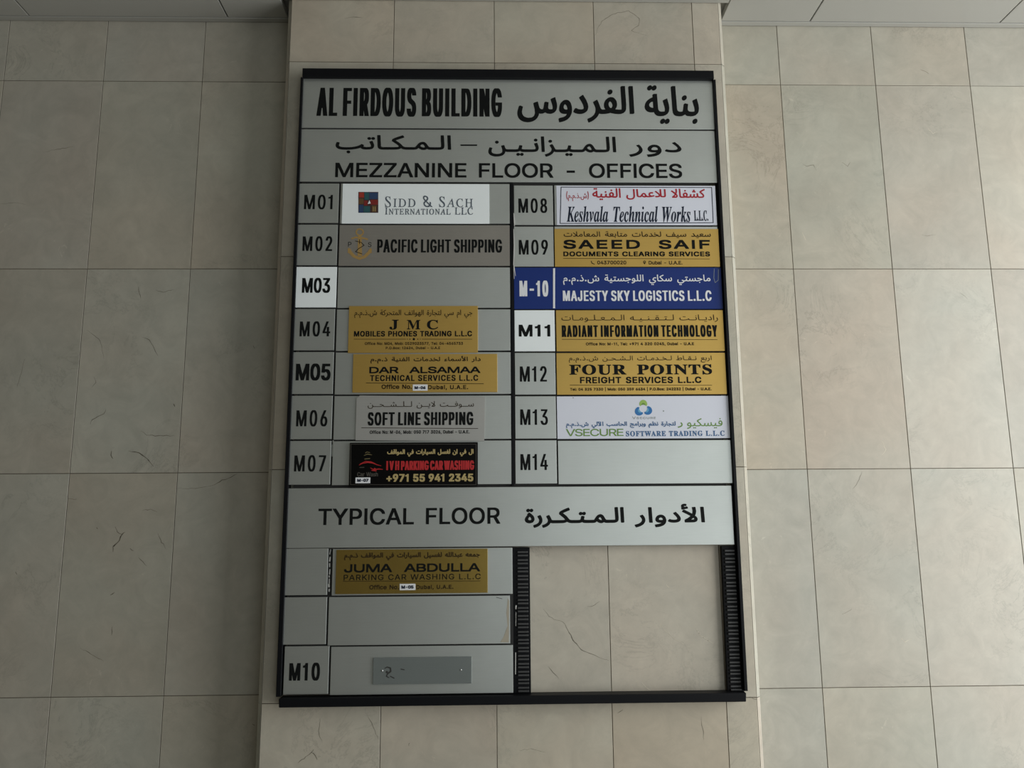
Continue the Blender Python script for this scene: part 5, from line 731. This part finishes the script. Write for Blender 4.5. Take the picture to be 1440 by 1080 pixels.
r, o = plate('header_panel', 'wide grey panel about the typical floor, below the label rows', 'sign panel', (402.5, 684.8, 1030.8, 768.4))
Ink(r, YS, o).text('TYPICAL FLOOR', (447.6, 714.2, 703.5, 737.8), gap=4.2, w=(4.2, 3.3), track=.05, space=.3, split=True).make('english_lettering', 'black capital letters')
Ink(r, YS, o).text('الـمـتـكـررة', (737.8, 713.5, 878, 742), font='a', w=(5.5, 4.1), nib=.6).make('arabic_lettering', 'heavy black Arabic word')
Ink(r, YS, o).text('الأدوار', (892, 708.4, 991, 741.5), font='a', w=(5.5, 4.1), nib=.6).make('arabic_lettering', 'heavy black Arabic word')

# left column: label tiles and slats
YL = [256.8, 314.6, 374.0, 433.3, 493.8, 555.2, 618.8, 682.8]
XLL = [419.3, 417.3, 415.3, 412.6, 410.0, 408.0, 405.2, 402.6]
XLR = [478.3, 476.3, 474.4, 472.6, 470.6, 469.2, 467.0, 465.2]
LB = [('M01', (427.8, 273.8, 467.8, 294.5), (3.3, 2.6)), ('M02', (425.5, 332.2, 467.3, 353.2), (3.3, 2.6)), ('M03', (424.8, 390.7, 464.5, 412), (3.7, 3.1)), ('M04', (421.5, 451.8, 464.5, 473.3), (3.3, 2.6)),
      ('M05', (416, 511.2, 465, 535.2), (4.5, 3.8)), ('M06', (416.7, 576.7, 460.5, 599.8), (3.3, 2.6)), ('M07', (413.8, 640, 458.4, 663.2), (3.3, 2.6))]
def tile_label(txt, box, px, m, w_, extra, ink='vinyl', track=4.6):
    r, o = plate('room_label', '%s square label tile reading %s, %s' % (extra[0], txt, extra[1]), 'label tile', px, 'room number tiles', m)
    Ink(r, YS, o).text(txt, box, ink, w=w_, gap=track).make('lettering', extra[2])
for i, (t, bx, w_) in enumerate(LB):
    a, b = YL[i]+1.2, YL[i+1]-1.2
    w3 = i == 2
    tile_label(t, bx, ((XLL[i]+XLL[i+1])/2-.6+(.0 if not w3 else 1.0), a, (XLR[i]+XLR[i+1])/2-(1.2 if not w3 else .6), b), 'white' if w3 else 'alu', w_,
               ('white' if w3 else 'grey', 'left column of the board', 'bold black number' if i in (2, 4) else 'black number'), track=(4.6, 4.6, 1.8, 4.6, 1.8, 4.6, 4.6)[i])
YLr = [257.8, 316.2, 375.6, 434.6, 494.8, 555.6, 618.8, 682.4]
SL = ['grey name strip under the white mosaic emblem plaque, next to tile M01', None, 'bare grey name strip next to the white tile M03', 'grey name strip under the upper gold plaque, next to tile M04', 'grey name strip under the gold plaque, next to tile M05',
      'grey name strip under the silver plaque, next to tile M06', 'grey name strip under the black plaque, next to tile M07']
for i in range(7):
    a, b = (YL[i]+YLr[i])/2+1.1, (YL[i+1]+YLr[i+1])/2-1.1
    x0, x1 = (XLR[i]+XLR[i+1])/2+1.4, (716.6, 716.8, 717.2, 717.6, 718.2, 718.6, 719.2)[i]
    if i != 1: solid('name_strip', SL[i], 'name strip', (x0, a, x1, b), 'grey name strips')
    else:
        r, o = plate('name_plaque', 'brownish steel plaque with a gold anchor, filling the slot next to tile M02', 'plaque', (x0, a, x1, b), 'company plaques', 'steel')
        Ink(r, YS, o).text('PACIFIC LIGHT SHIPPING', (530.5, 336.6, 706, 355.4), gap=1.9, w=(3.2, 2.5), track=.03, space=.2).make('lettering', 'condensed black letters')
        k = Ink(r, YS, o)
        # anchor: ring, stock, shank, arms, flukes, rope
        k.line([(506+5*math.cos(t), 326.5+4.5*math.sin(t)) for t in [2*math.pi*i/14 for i in range(14)]], 2.2, 'anchor', closed=True)
        k.poly([(503.6, 331), (508.4, 331), (509.2, 360), (502.8, 360)], 'anchor')
        k.line([(495, 335.5), (500, 333.8), (506, 334.5), (511, 335), (516.5, 336.5)], 2.6, 'anchor')
        k.line([(491, 351), (493, 355.5), (498, 360.5), (505.5, 363.5), (513, 361), (518.6, 355.5), (521, 351.5)], 4.6, 'anchor')
        k.poly([(488.8, 356), (490.2, 348.2), (496, 355)], 'anchor').poly([(516.3, 355), (521.7, 348.4), (523, 356)], 'anchor')
        k.line([(500, 339), (508, 341), (512, 345), (504, 350), (500, 354), (509, 357)], 1.1, 'brown')
        k.line([(505.6, 337), (505.6, 343)], 1.0, 'vinyl')
        k.make('anchor_emblem', 'golden anchor')
        for ch, bx in (('P', (489.6, 340.2, 494.2, 347)), ('S', (517.6, 340.6, 522.4, 347.4))): Ink(r, YS, o).text(ch, bx).make('lettering', 'small dark initial')

# right column label tiles
YRt = [259.6, 317.4, 376.0, 435.0, 495.0, 556.0, 618.0, 681.4]
RL = [('M08', (729, 279, 769.5, 299.5), (3.3, 2.6)), ('M09', (729.5, 337.2, 770.6, 358.3), (3.3, 2.6)), ('M-10', (730.5, 394.6, 771, 417), (3.5, 3.2)), ('M11', (729.5, 456.6, 773.8, 473.3), (4.2, 3.2)),
      ('M12', (731, 515, 769, 536.7), (3.3, 2.6)), ('M13', (731.5, 575.6, 770.5, 597.8), (3.3, 2.6)), ('M14', (731.8, 638.5, 770.5, 661), (3.3, 2.6))]
for i, (t, bx, w_) in enumerate(RL):
    m = {2: 'blue', 3: 'white'}.get(i, 'alu')
    px = ((722.8, 723, 722.8, 723.6, 724, 724.4, 724.6)[i], YRt[i]+1.2, (777.6, 778.4, 777.4, 780.2, 781.0, 781.8, 782.8)[i], YRt[i+1]-1.2)
    if i == 2: px = (722.8, 376.2, 777.4, 434.4)
    tile_label(t, bx, px, m, w_, ({2: 'blue', 3: 'white'}.get(i, 'grey'), 'right column of the board', {2: 'white number', 3: 'bold black number'}.get(i, 'black number')), 'whitev' if i == 2 else 'vinyl', (4.2, 4.2, 2.6, 4, 3.6, 3.6, 3.6)[i])

GP = 'company plaques'
# M01 plaque
r, o = plate('name_plaque', 'white plaque with a dark square mosaic emblem, next to tile M01', 'plaque', (481.2, 258.6, 688, 314.4), GP, 'white', .002, YS-.002, .0004)
Y = YS-.002
Ink(r, Y, o).text('Sidd & Sach', (541.5, 275.2, 665, 291.5), 'slate', 's', w=(1.5, .9), caps=.80, unslant=.25, track=.05).text('International LLC', (541.5, 291.6, 665.2, 302), 'slate', 's', w=(1.15, .7), caps=.80, unslant=.25, track=.05).make('lettering', 'slate serif letters')
k = Ink(r, Y, o); k.box(504, 270, 532, 299.3, 'mos_dark')
for bx, m in (((505, 270.6, 512, 278), 'mos_red'), ((512.5, 270.5, 519, 281), 'teal'), ((519.5, 271, 531.5, 280), 'mos_blue'), ((504.5, 279, 511.5, 287), 'mos_brown'), ((504.5, 288, 511, 299), 'mos_blue'), ((511.5, 290, 520.5, 299), 'teal'), ((521, 281, 531.5, 288), 'dkred'), ((523, 289, 529.5, 298), 'mos_brown'), ((512, 282, 517, 289), 'dkred')): k.box(*bx, m, .0001)
k.poly([(517, 287), (521.5, 286.2), (519.5, 281.5)], 'whitev', .0002)
k.line([(525, 291), (525, 297)], .8, 'goldv', dy=.0002).line([(527.6, 291), (527.6, 297)], .8, 'goldv', dy=.0002)
k.make('mosaic_emblem', 'dark square of red, teal and blue patches')

def sticker(r, Y, o, bx, t, tb, ink='navy'):
    X0, X1, Z0, Z1 = rect(*bx, Y-.0012)
    s = link('number_sticker', bevbox(X0, X1, Y-.0007, Y+.0002, Z0, Z1, .0003, 2, org=o), ['whitev'], r); s['label'] = 'small white sticker'
    Ink(s, Y-.0007, o).text(t, tb, ink, w=(1.3, 1.0)).make('lettering', 'dark number')

# JMC
Y = YS-.003
r, o = plate('name_plaque', 'gold plaque with three large spaced letters, next to tile M04', 'plaque', (490, 430.2, 672, 496.0), GP, 'gold', .003, Y, .0006)
Ink(r, Y, o).text('جي ام سي لتجارة الهواتف المتحركة ش.ذ.م.م', (498.4, 435.5, 664.4, 447.5), 'brown', 'a', w=(1.1, 1.0), nib=0).make('arabic_lettering', 'thin dark Arabic letters')
k = Ink(r, Y, o).text('J', (547.8, 449.6, 560.5, 463.6), 'vinyl', 'b', w=(2.8, 1.5)).text('M', (572.3, 450, 591, 463.2), 'vinyl', 'b', w=(2.6, 1.3)).text('C', (600.5, 449.8, 616, 463.4), 'vinyl', 'b', w=(2.8, 1.5))
k.text('MOBILES PHONES TRADING L.L.C', (497.8, 465.4, 663.8, 473.2), 'vinyl', gap=1.4, w=(1.75, 1.45), track=.02).make('lettering', 'dark letters')
k = Ink(r, Y, o).line([(497.8, 477), (570.5, 477)], .7, 'brown').line([(593.5, 477), (663.8, 477)], .7, 'brown').disc(582, 477, 1.7, m='vinyl').disc(576.5, 477, .8, m='vinyl').disc(587.5, 477, .8, m='vinyl').disc(573, 477, .6, m='vinyl').disc(591, 477, .6, m='vinyl')
k.text('Office No: M04, Mob: 0529023577, Tel: 04-4565733', (513, 481, 651, 485.8), 'brown', w=(.75, .7), track=.03).text('P.O.Box: 12624, Dubai - U.A.E', (542.5, 487.4, 619, 491.8), 'brown', w=(.75, .7), track=.03).make('small_print', 'tiny brown contact lines')
# DAR
r, o = plate('name_plaque', 'gold plaque with a small white sticker, next to tile M05', 'plaque', (496, 497.8, 699.3, 551.6), GP, 'gold', .003, Y, .0006)
Ink(r, Y, o).text('دار الأسماء لخدمات الفنية ذ.م.م', (521, 500.6, 676, 511), 'brown', 'a', w=(1.5, 1.2), nib=0).make('arabic_lettering', 'dark Arabic letters')
Ink(r, Y, o).text('DAR ALSAMAA', (519.4, 515.6, 675.6, 525), 'vinyl', gap=2.0, w=(2.7, 1.9), track=.03, space=.5).text('TECHNICAL SERVICES L.L.C', (520.4, 527.3, 672.4, 535.8), 'vinyl', gap=1.9, w=(1.75, 1.4), track=.05).make('lettering', 'dark letters')
Ink(r, Y, o).line([(515, 538.6), (680, 539.6)], .8, 'brown').text('Office No.', (536.6, 540.6, 579, 547), 'brown', w=(1.35, 1.2)).text('Dubai, U.A.E.', (602, 541.4, 658.3, 548.6), 'brown', w=(1.35, 1.2), track=.05).make('small_print', 'brown address line')
sticker(r, Y, o, (580.4, 540.6, 601.2, 549.4), 'M-06', (583, 543.2, 598.5, 547.2))
# SOFT: clipped corner
Xs = [at(x, y, Y) for x, y in ((506, 556), (501.2, 560.2), (499.6, 619.2), (681, 620.4), (682.4, 558.2))]
org = Vector((at(591, 588, Y).x, Y+.003, at(591, 588, Y).z))
root = bpy.data.objects.new('name_plaque', None); COL.objects.link(root); root.location = org
tag(root, 'silver plaque with a clipped upper left corner, next to tile M06', 'plaque', GP)
bm = bmesh.new(); fr = [bm.verts.new((p.x-org.x, Y-org.y, p.z-org.z)) for p in Xs]; bk = [bm.verts.new((p.x-org.x, 0, p.z-org.z)) for p in Xs]
bm.faces.new(fr); bm.faces.new(bk[::-1])
for i in range(5): bm.faces.new([fr[i-1], bk[i-1], bk[i], fr[i]])
bmesh.ops.recalc_face_normals(bm, faces=bm.faces[:]); bmesh.ops.bevel(bm, geom=bm.edges[:], offset=.0005, segments=2, affect='EDGES')
link('plate', done(bm), ['silver'], root)
Ink(root, Y, org).text('سـوفـت لايـن لـلـشـحـن', (517.3, 564.2, 666.5, 574.5), 'brown', 'a', w=(1.0, .9), nib=0, tat=2.2).make('arabic_lettering', 'thin stretched Arabic letters')
Ink(root, Y, org).text('SOFT LINE SHIPPING', (517.2, 579.4, 665.6, 598.2), gap=1.9, w=(3.2, 2.6), track=.03, space=.2).make('lettering', 'condensed black letters')
Ink(root, Y, org).line([(508.4, 601.6), (672, 602.6)], .8, 'brown').text('Office No: M-06, Mob: 050 717 3026, Dubai - U.A.E.', (520, 605, 660.4, 610.8), 'vinyl', w=(.85, .75), track=.03).make('small_print', 'tiny dark contact line')
# black plaque
YK = YS-.008
r, o = plate('name_plaque', 'thick black plaque with gold and red letters and a car outline, next to tile M07', 'plaque', (491.2, 622.2, 672, 684), GP, 'blackgloss', .008, YK, .0012)
Ink(r, YK, o).line([(493.5, 624.6), (669.5, 624.6), (669.5, 681.6), (493, 681.6)], .6, 'dimgrey', closed=True).make('border_line', 'thin grey border line')
Ink(r, YK, o).text('ال في ان لغسل السيارات في المواقف', (544.4, 631.6, 666, 642), 'goldv', 'a', w=(1.5, 1.3), nib=0).make('arabic_lettering', 'gold Arabic letters')
Ink(r, YK, o).text('I V H PARKING CAR WASHING', (543.3, 647.8, 666.8, 661), 'redv', gap=0.6, w=(2.4, 1.7), track=.0, space=.16).make('lettering', 'red letters')
Ink(r, YK, o).text('+971 55 941 2345', (543.4, 666.2, 665.6, 677.4), 'goldv', gap=1.2, w=(2.6, 2.1), track=.01, space=.2).make('phone_number', 'gold digits')
k = Ink(r, YK, o)
k.line([(505, 654), (510, 651.5), (517, 650.2), (524, 651), (530, 653.5), (536, 655)], 1.5, 'redv', taper=True).line([(506, 652.5), (514, 648.8), (522, 649.4), (528, 652)], 1.1, 'redv', taper=True)
k.line([(521, 658), (526, 660.6), (532, 659.5), (538, 660)], 1.6, 'redv', taper=True).line([(523, 661.5), (529, 662.2)], 1.2, 'redv').line([(506, 657.5), (512, 657.2)], 1.0, 'dimgrey').disc(527, 659.5, 1.4, m='redv')
k.line([(512, 640.5), (517, 638.5), (523, 639.8)], 1.3, 'olive', taper=True).line([(513, 645.5), (520, 644.8)], 1.1, 'olive').line([(514, 637), (516, 635.5), (520, 636.5)], .9, 'olive')
k.make('car_emblem', 'red car outline with drops')
Ink(r, YK, o).text('Car Wash', (502.3, 664, 531.5, 670), 'dimgrey', w=(1.0, .8)).make('lettering', 'dim grey letters')
sticker(r, YK, o, (499.8, 671.4, 520.6, 679.6), 'M-07', (502.4, 673.3, 518.2, 677.6))

# right plaques
Yq = YS-.0022
solid('name_strip', 'grey name strip, a thin edge showing left of the white plaque beside tile M08', 'name strip', (779.8, 260.8, 1007.2, 316.4), 'grey name strips')
r, o = plate('name_plaque', 'white plaque with red Arabic and dark italics inside a border, beside tile M08', 'plaque', (782.6, 261.2, 1006.8, 316.4), GP, 'lilac', .0022, Yq, .0004)
Ink(r, Yq, o).line([(789, 263.2), (1000.8, 263.8), (1003, 313.2), (787.8, 314.2)], 1.1, 'navy', closed=True).make('border_line', 'thin dark border line')
k = Ink(r, Yq, o).text('كشفالا', (943.5, 265.5, 991.5, 278.4), 'red', 'a', w=(2.7, 2.2), nib=.5).text('للاعمال', (880.5, 266, 936.5, 281), 'red', 'a', w=(2.7, 2.2), nib=.5).text('الفنية', (833, 264.5, 873, 281.5), 'red', 'a', w=(2.7, 2.2), nib=.5)
k.text('(ش.ذ.م.م)', (796.3, 269, 828, 283), 'red', 'a', w=(1.0, .9)).make('arabic_lettering', 'red Arabic letters')
Ink(r, Yq, o).text('Keshvala Technical Works', (796.6, 290, 971, 312.5), 'navy', 'k', w=(1.9, .9), space=.24).text('L.L.C.', (976, 296, 995.8, 310.8), 'navy', 'b', w=(1.4, .8)).make('lettering', 'dark bold italic letters')
solid('name_strip', 'grey name strip showing as a pale edge above the gold plaque, next to tile M09', 'name strip', (780.2, 318.6, 1010.4, 374.8), 'grey name strips')
r, o = plate('name_plaque', 'gold plaque with phone and map pin icons, next to tile M09', 'plaque', (780.0, 321.8, 1011.2, 375), GP, 'gold', .0022, Yq, .0004)
Ink(r, Yq, o).text('سعيد سيف لخدمات متابعة المعاملات', (792.7, 325.4, 999.5, 334.8), 'brown', 'a', w=(1.5, 1.3), nib=0).make('arabic_lettering', 'brown Arabic letters')
Ink(r, Yq, o).text('SAEED SAIF', (792.2, 337.2, 998.4, 350.2), gap=6.5, w=(4.4, 2.8), track=.16, space=.5).text('DOCUMENTS CLEARING SERVICES', (792.2, 353.8, 998.4, 360.6), gap=1.7, w=(2.1, 1.45), track=.05).make('lettering', 'black wide letters')
k = Ink(r, Yq, o).line([(792.2, 363.4), (998, 364.2)], .7, 'brown')
k.line([(831.5, 367.4), (832.4, 370.2), (835.8, 371.4)], 1.3, 'brown').disc(906.3, 368.4, 1.9, m='brown').disc(906.3, 368.4, .8, m='gold', dy=.0001).poly([(904.6, 369.2), (908, 369.2), (906.3, 372)], 'brown')
k.text('043700020', (839.8, 366.6, 880.7, 371.8), 'brown', w=(1.1, 1.0)).text('Dubai - U.A.E.', (912.2, 366.8, 959.6, 372), 'brown', w=(1.1, 1.0)).make('small_print', 'small brown contact line with icons')
r, o = plate('name_plaque', 'dark blue strip with white letters, filling the slot next to the blue tile M-10', 'plaque', (777.6, 376.2, 1015.2, 434.4), GP, 'blue', .006, YS, .0006)
Ink(r, YS, o).text('ماجستي سكاي اللوجستية ش.ذ.م.م', (791.8, 386, 999, 401), 'whitev', 'a', w=(1.7, 1.5), nib=0).make('arabic_lettering', 'white Arabic letters')
Ink(r, YS, o).text('MAJESTY SKY LOGISTICS L.L.C', (791.5, 408.5, 1000.5, 423.4), 'whitev', gap=2.0, w=(2.7, 2.1), track=.02, space=.2).make('lettering', 'white capital letters')
Ink(r, YS, o).box(777.8, 377.2, 780.6, 433.6, 'whitev').make('edge_band', 'white band at the left end')
Ink(r, YS, o).line([(1004.4, 378), (1003.8, 391), (1005.6, 397.5), (1010, 394), (1010.2, 379)], .6, 'greyink').make('scratch', 'pale looping scratch')
r, o = plate('name_plaque', 'gold plaque with one tall condensed black line, next to the white tile M11', 'plaque', (782.2, 436.2, 1018, 493.8), GP, 'gold', .006, YS-.001, .0006)
Yg = YS-.001
Ink(r, Yg, o).text('راديـانـت لـتـقـنـيـه الـمـعـلـومـات', (789.5, 442.5, 1009.5, 453), 'brown', 'a', w=(1.15, 1.0), nib=0, tat=1.5).make('arabic_lettering', 'thin stretched Arabic letters')
Ink(r, Yg, o).text('RADIANT INFORMATION TECHNOLOGY', (790, 457.2, 1008.6, 473.9), gap=1.9, w=(2.9, 2.3), track=.03, space=.22).make('lettering', 'condensed black letters')
Ink(r, Yg, o).line([(790.4, 477.2), (1008.6, 477.6)], .7, 'brown').text('Office No: M-11, Tel: +971 4 320 0245, Dubai - U.A.E', (824, 481.4, 976, 486.4), 'brown', w=(.95, .85), track=.03).make('small_print', 'tiny brown contact line')
r, o = plate('name_plaque', 'gold plaque with a heavy wide serif line, next to tile M12', 'plaque', (782.8, 496.2, 1021, 554.6), GP, 'gold', .006, YS-.001, .0006)
Ink(r, Yg, o).text('اربع نـقـاط لـخـدمـات الـشـحـن ش.ذ.م.م', (800, 500.2, 1000.7, 510), 'brown', 'a', w=(1.1, 1.0), nib=0, tat=1.3).make('arabic_lettering', 'thin stretched Arabic letters')
Ink(r, Yg, o).text('FOUR POINTS', (800.5, 512.4, 1001.2, 527), 'vinyl', 'b', w=(4.4, 1.5), track=.03, space=.36).text('FREIGHT SERVICES L.L.C', (815.6, 529.8, 986.2, 539), gap=2.0, w=(2.2, 1.8), track=.05, space=.3).make('lettering', 'black letters')
Ink(r, Yg, o).line([(801.5, 541.6), (1001, 541.8)], .7, 'brown').text('Tel: 04 325 7330 | Mob: 050 359 6634 | P.O.Box: 242232 | Dubai - U.A.E.', (801.6, 544.2, 1000.6, 550.2), 'brown', w=(.95, .85), track=.02).make('small_print', 'tiny brown contact line')
r, o = plate('name_plaque', 'white plaque with green and blue letters and a three-bladed emblem, next to tile M13', 'plaque', (783.4, 557, 1025.4, 616.6), GP, 'lilac', .006, YS-.0006, .0006)
Yv = YS-.0006
k = Ink(r, Yv, o)
def blade(cx, cy, R, a0, m1, m2):
    def P(t, rr_): return (cx+rr_*math.cos(t), cy-rr_*math.sin(t))
    out = [P(a0+u*1.75, R*(.62+.42*math.sin(u*math.pi))) for u in [i/8 for i in range(9)]]; inn = [P(a0+u*1.75, R*(.42+.06*math.sin(u*math.pi))) for u in [i/8 for i in range(8, -1, -1)]]
    k.poly((out+inn)[::-1], m1)
    k.poly(([P(a0+.3+u*1.1, R*(.50+.16*math.sin(u*math.pi))) for u in [i/6 for i in range(7)]] + [P(a0+.3+u*1.1, R*.44) for u in [i/6 for i in range(6, -1, -1)]])[::-1], m2, .0001)
blade(904.6, 574.3, 11.6, math.radians(40), 'lime', 'green'); blade(904.6, 574.3, 12.8, math.radians(165), 'deepblue', 'skyblue'); blade(904.6, 574.3, 12.8, math.radians(285), 'deepblue', 'skyblue')
k.make('emblem', 'green and blue three-bladed swirl')
Ink(r, Yv, o).text('Vsecure', (889, 585.6, 922.2, 589.4), 'greyink', w=(.75, .6), caps=.8, track=.06).make('lettering', 'tiny grey letters')
Ink(r, Yv, o).text('فيسكيو', (966, 588, 1016, 603), 'green', 'a', w=(1.8, 1.5), nib=0).text('ر', (953, 594, 960, 601.6), 'green', 'a', w=(1.9, 1.6), nib=0).make('arabic_lettering', 'green Arabic letters')
Ink(r, Yv, o).text('لتجارة نظم وبرامج الحاسب الآلي ش.ذ.م.م', (796, 592.6, 950.2, 602.2), 'blueink', 'a', w=(1.35, 1.15), nib=0).make('arabic_lettering', 'blue Arabic letters')
Ink(r, Yv, o).text('VSECURE', (796, 603, 876.8, 613.4), 'green', gap=1.6, w=(1.9, 1.45), track=.02).make('lettering', 'green capital letters')
Ink(r, Yv, o).text('SOFTWARE TRADING L.L.C', (880.2, 605.8, 1018.8, 613.4), 'blueink', 'b', w=(1.5, .8), track=.06).make('lettering', 'blue serif letters')
Ink(r, Yv, o).disc(933, 578, 1.1, .9, m='greyink').make('speck', 'dark speck')
Ink(r, Yv, o).disc(806, 559.5, .8, m='greyink').make('speck', 'dark speck')
solid('name_strip', 'bare grey name strip next to tile M14, lowest of the right column', 'name strip', (784.8, 619.2, 1029, 680.2), 'grey name strips')

# lower left rows
solid('blank_label', 'blank grey label tile left of the gold plaque under the typical floor panel', 'label tile', (399.4, 771.4, 460.6, 837.0))
solid('name_strip', 'grey name strip under the lowest gold plaque, touching the typical floor panel', 'name strip', (467.2, 771.0, 720.6, 836.4), 'grey name strips')
solid('blank_label', 'blank grey label tile just above tile M10', 'label tile', (397.4, 839.8, 459.0, 906.4))
X0, X1, Z0, Z1 = rect(461.6, 838.6, 717.2, 906.4, YS); org = Vector(((X0+X1)/2, YS+.006, (Z0+Z1)/2))
root = bpy.data.objects.new('name_strip', None); COL.objects.link(root); root.location = org
tag(root, 'grey name strip with yellowed glue on its right end, just above the lowest strip', 'name strip', 'grey name strips')
link('slat', bevbox(X0, X1, YS, YS+.006, Z0, Z1, .0008, 2, org=org), ['alu'], root)
Ink(root, YS, org).poly([(714, 841), (712, 862), (713.8, 880), (708, 896), (703.5, 903), (715.5, 903.5), (716.2, 845)], 'smear').line([(698, 840), (706, 842)], .7, 'residue').make('glue_stain', 'yellowed glue stain')
tile_label('M10', (406.7, 932, 450, 957.3), (399.2, 908.8, 462.2, 976.4), 'alu', (3.9, 3.0), ('grey', 'bottom left corner of the board', 'black number'), track=3.6)
solid('name_strip', 'lowest grey name strip, holding the small screwed acrylic plate', 'name strip', (464.8, 908.4, 721.4, 976.0), 'grey name strips')
r, o = plate('name_plaque', 'lowest gold plaque, with a small white sticker, just under the typical floor panel', 'plaque', (472.2, 772.4, 685.8, 834.6), GP, 'gold2', .003, YS-.003, .0006)
Y = YS-.003
Ink(r, Y, o).text('جمعه عبدالله لغسيل السيارات في المواقف ذ.م.م', (484, 776.6, 675, 787.4), 'brown', 'a', w=(1.5, 1.3), nib=0).make('arabic_lettering', 'dark Arabic letters')
Ink(r, Y, o).text('JUMA ABDULLA', (484, 792.6, 675, 804.5), gap=2.2, w=(2.9, 2.1), track=.03, space=.5).text('PARKING CAR WASHING L.L.C', (483.4, 807.4, 676, 815.4), 'vinyl', gap=2.6, w=(1.2, 1.0), track=.08).make('lettering', 'black letters')
Ink(r, Y, o).line([(482.6, 817.3), (675, 817)], .7, 'brown').text('Office No.', (519.4, 822.4, 561, 828.8), 'brown', w=(1.2, 1.05)).text('Dubai, U.A.E.', (585.4, 822.4, 637.6, 829.4), 'brown', w=(1.2, 1.05), track=.05).make('small_print', 'brown address line')
sticker(r, Y, o, (562, 821, 584.2, 830), 'M-05', (564.5, 823.3, 581.6, 827.8))

# small screwed plate on the lowest strip
YP = YS-.004
r, o = plate('blank_plaque', 'small blank grey acrylic plate with two screws, on the lowest strip beside tile M10', 'plaque', (524.4, 924.2, 663.2, 962), None, 'clear', .004, YP, .0009)
for px, py in ((537.4, 943.2), (648.2, 942.2)):
    P = at(px, py, YP); bm = bmesh.new()
    bmesh.ops.create_uvsphere(bm, u_segments=14, v_segments=8, radius=1, matrix=Matrix.Translation(Vector((P.x, YP, P.z))-o) @ Matrix.Diagonal((.0026, .0014, .0026, 1)))
    link('screw', done(bm), ['screw'], r)
Ink(r, YP, o).line([(541, 940), (544.5, 938), (549, 939.5), (549.5, 944), (545, 947.5), (543.5, 951), (547, 953)], 2.2, 'residue', taper=True).line([(549, 951), (554, 953.5)], 1.4, 'residue').line([(564, 941), (568.5, 941.8)], 1.3, 'residue').disc(544, 945, 1.6, m='residue').make('glue_residue', 'black glue blobs')
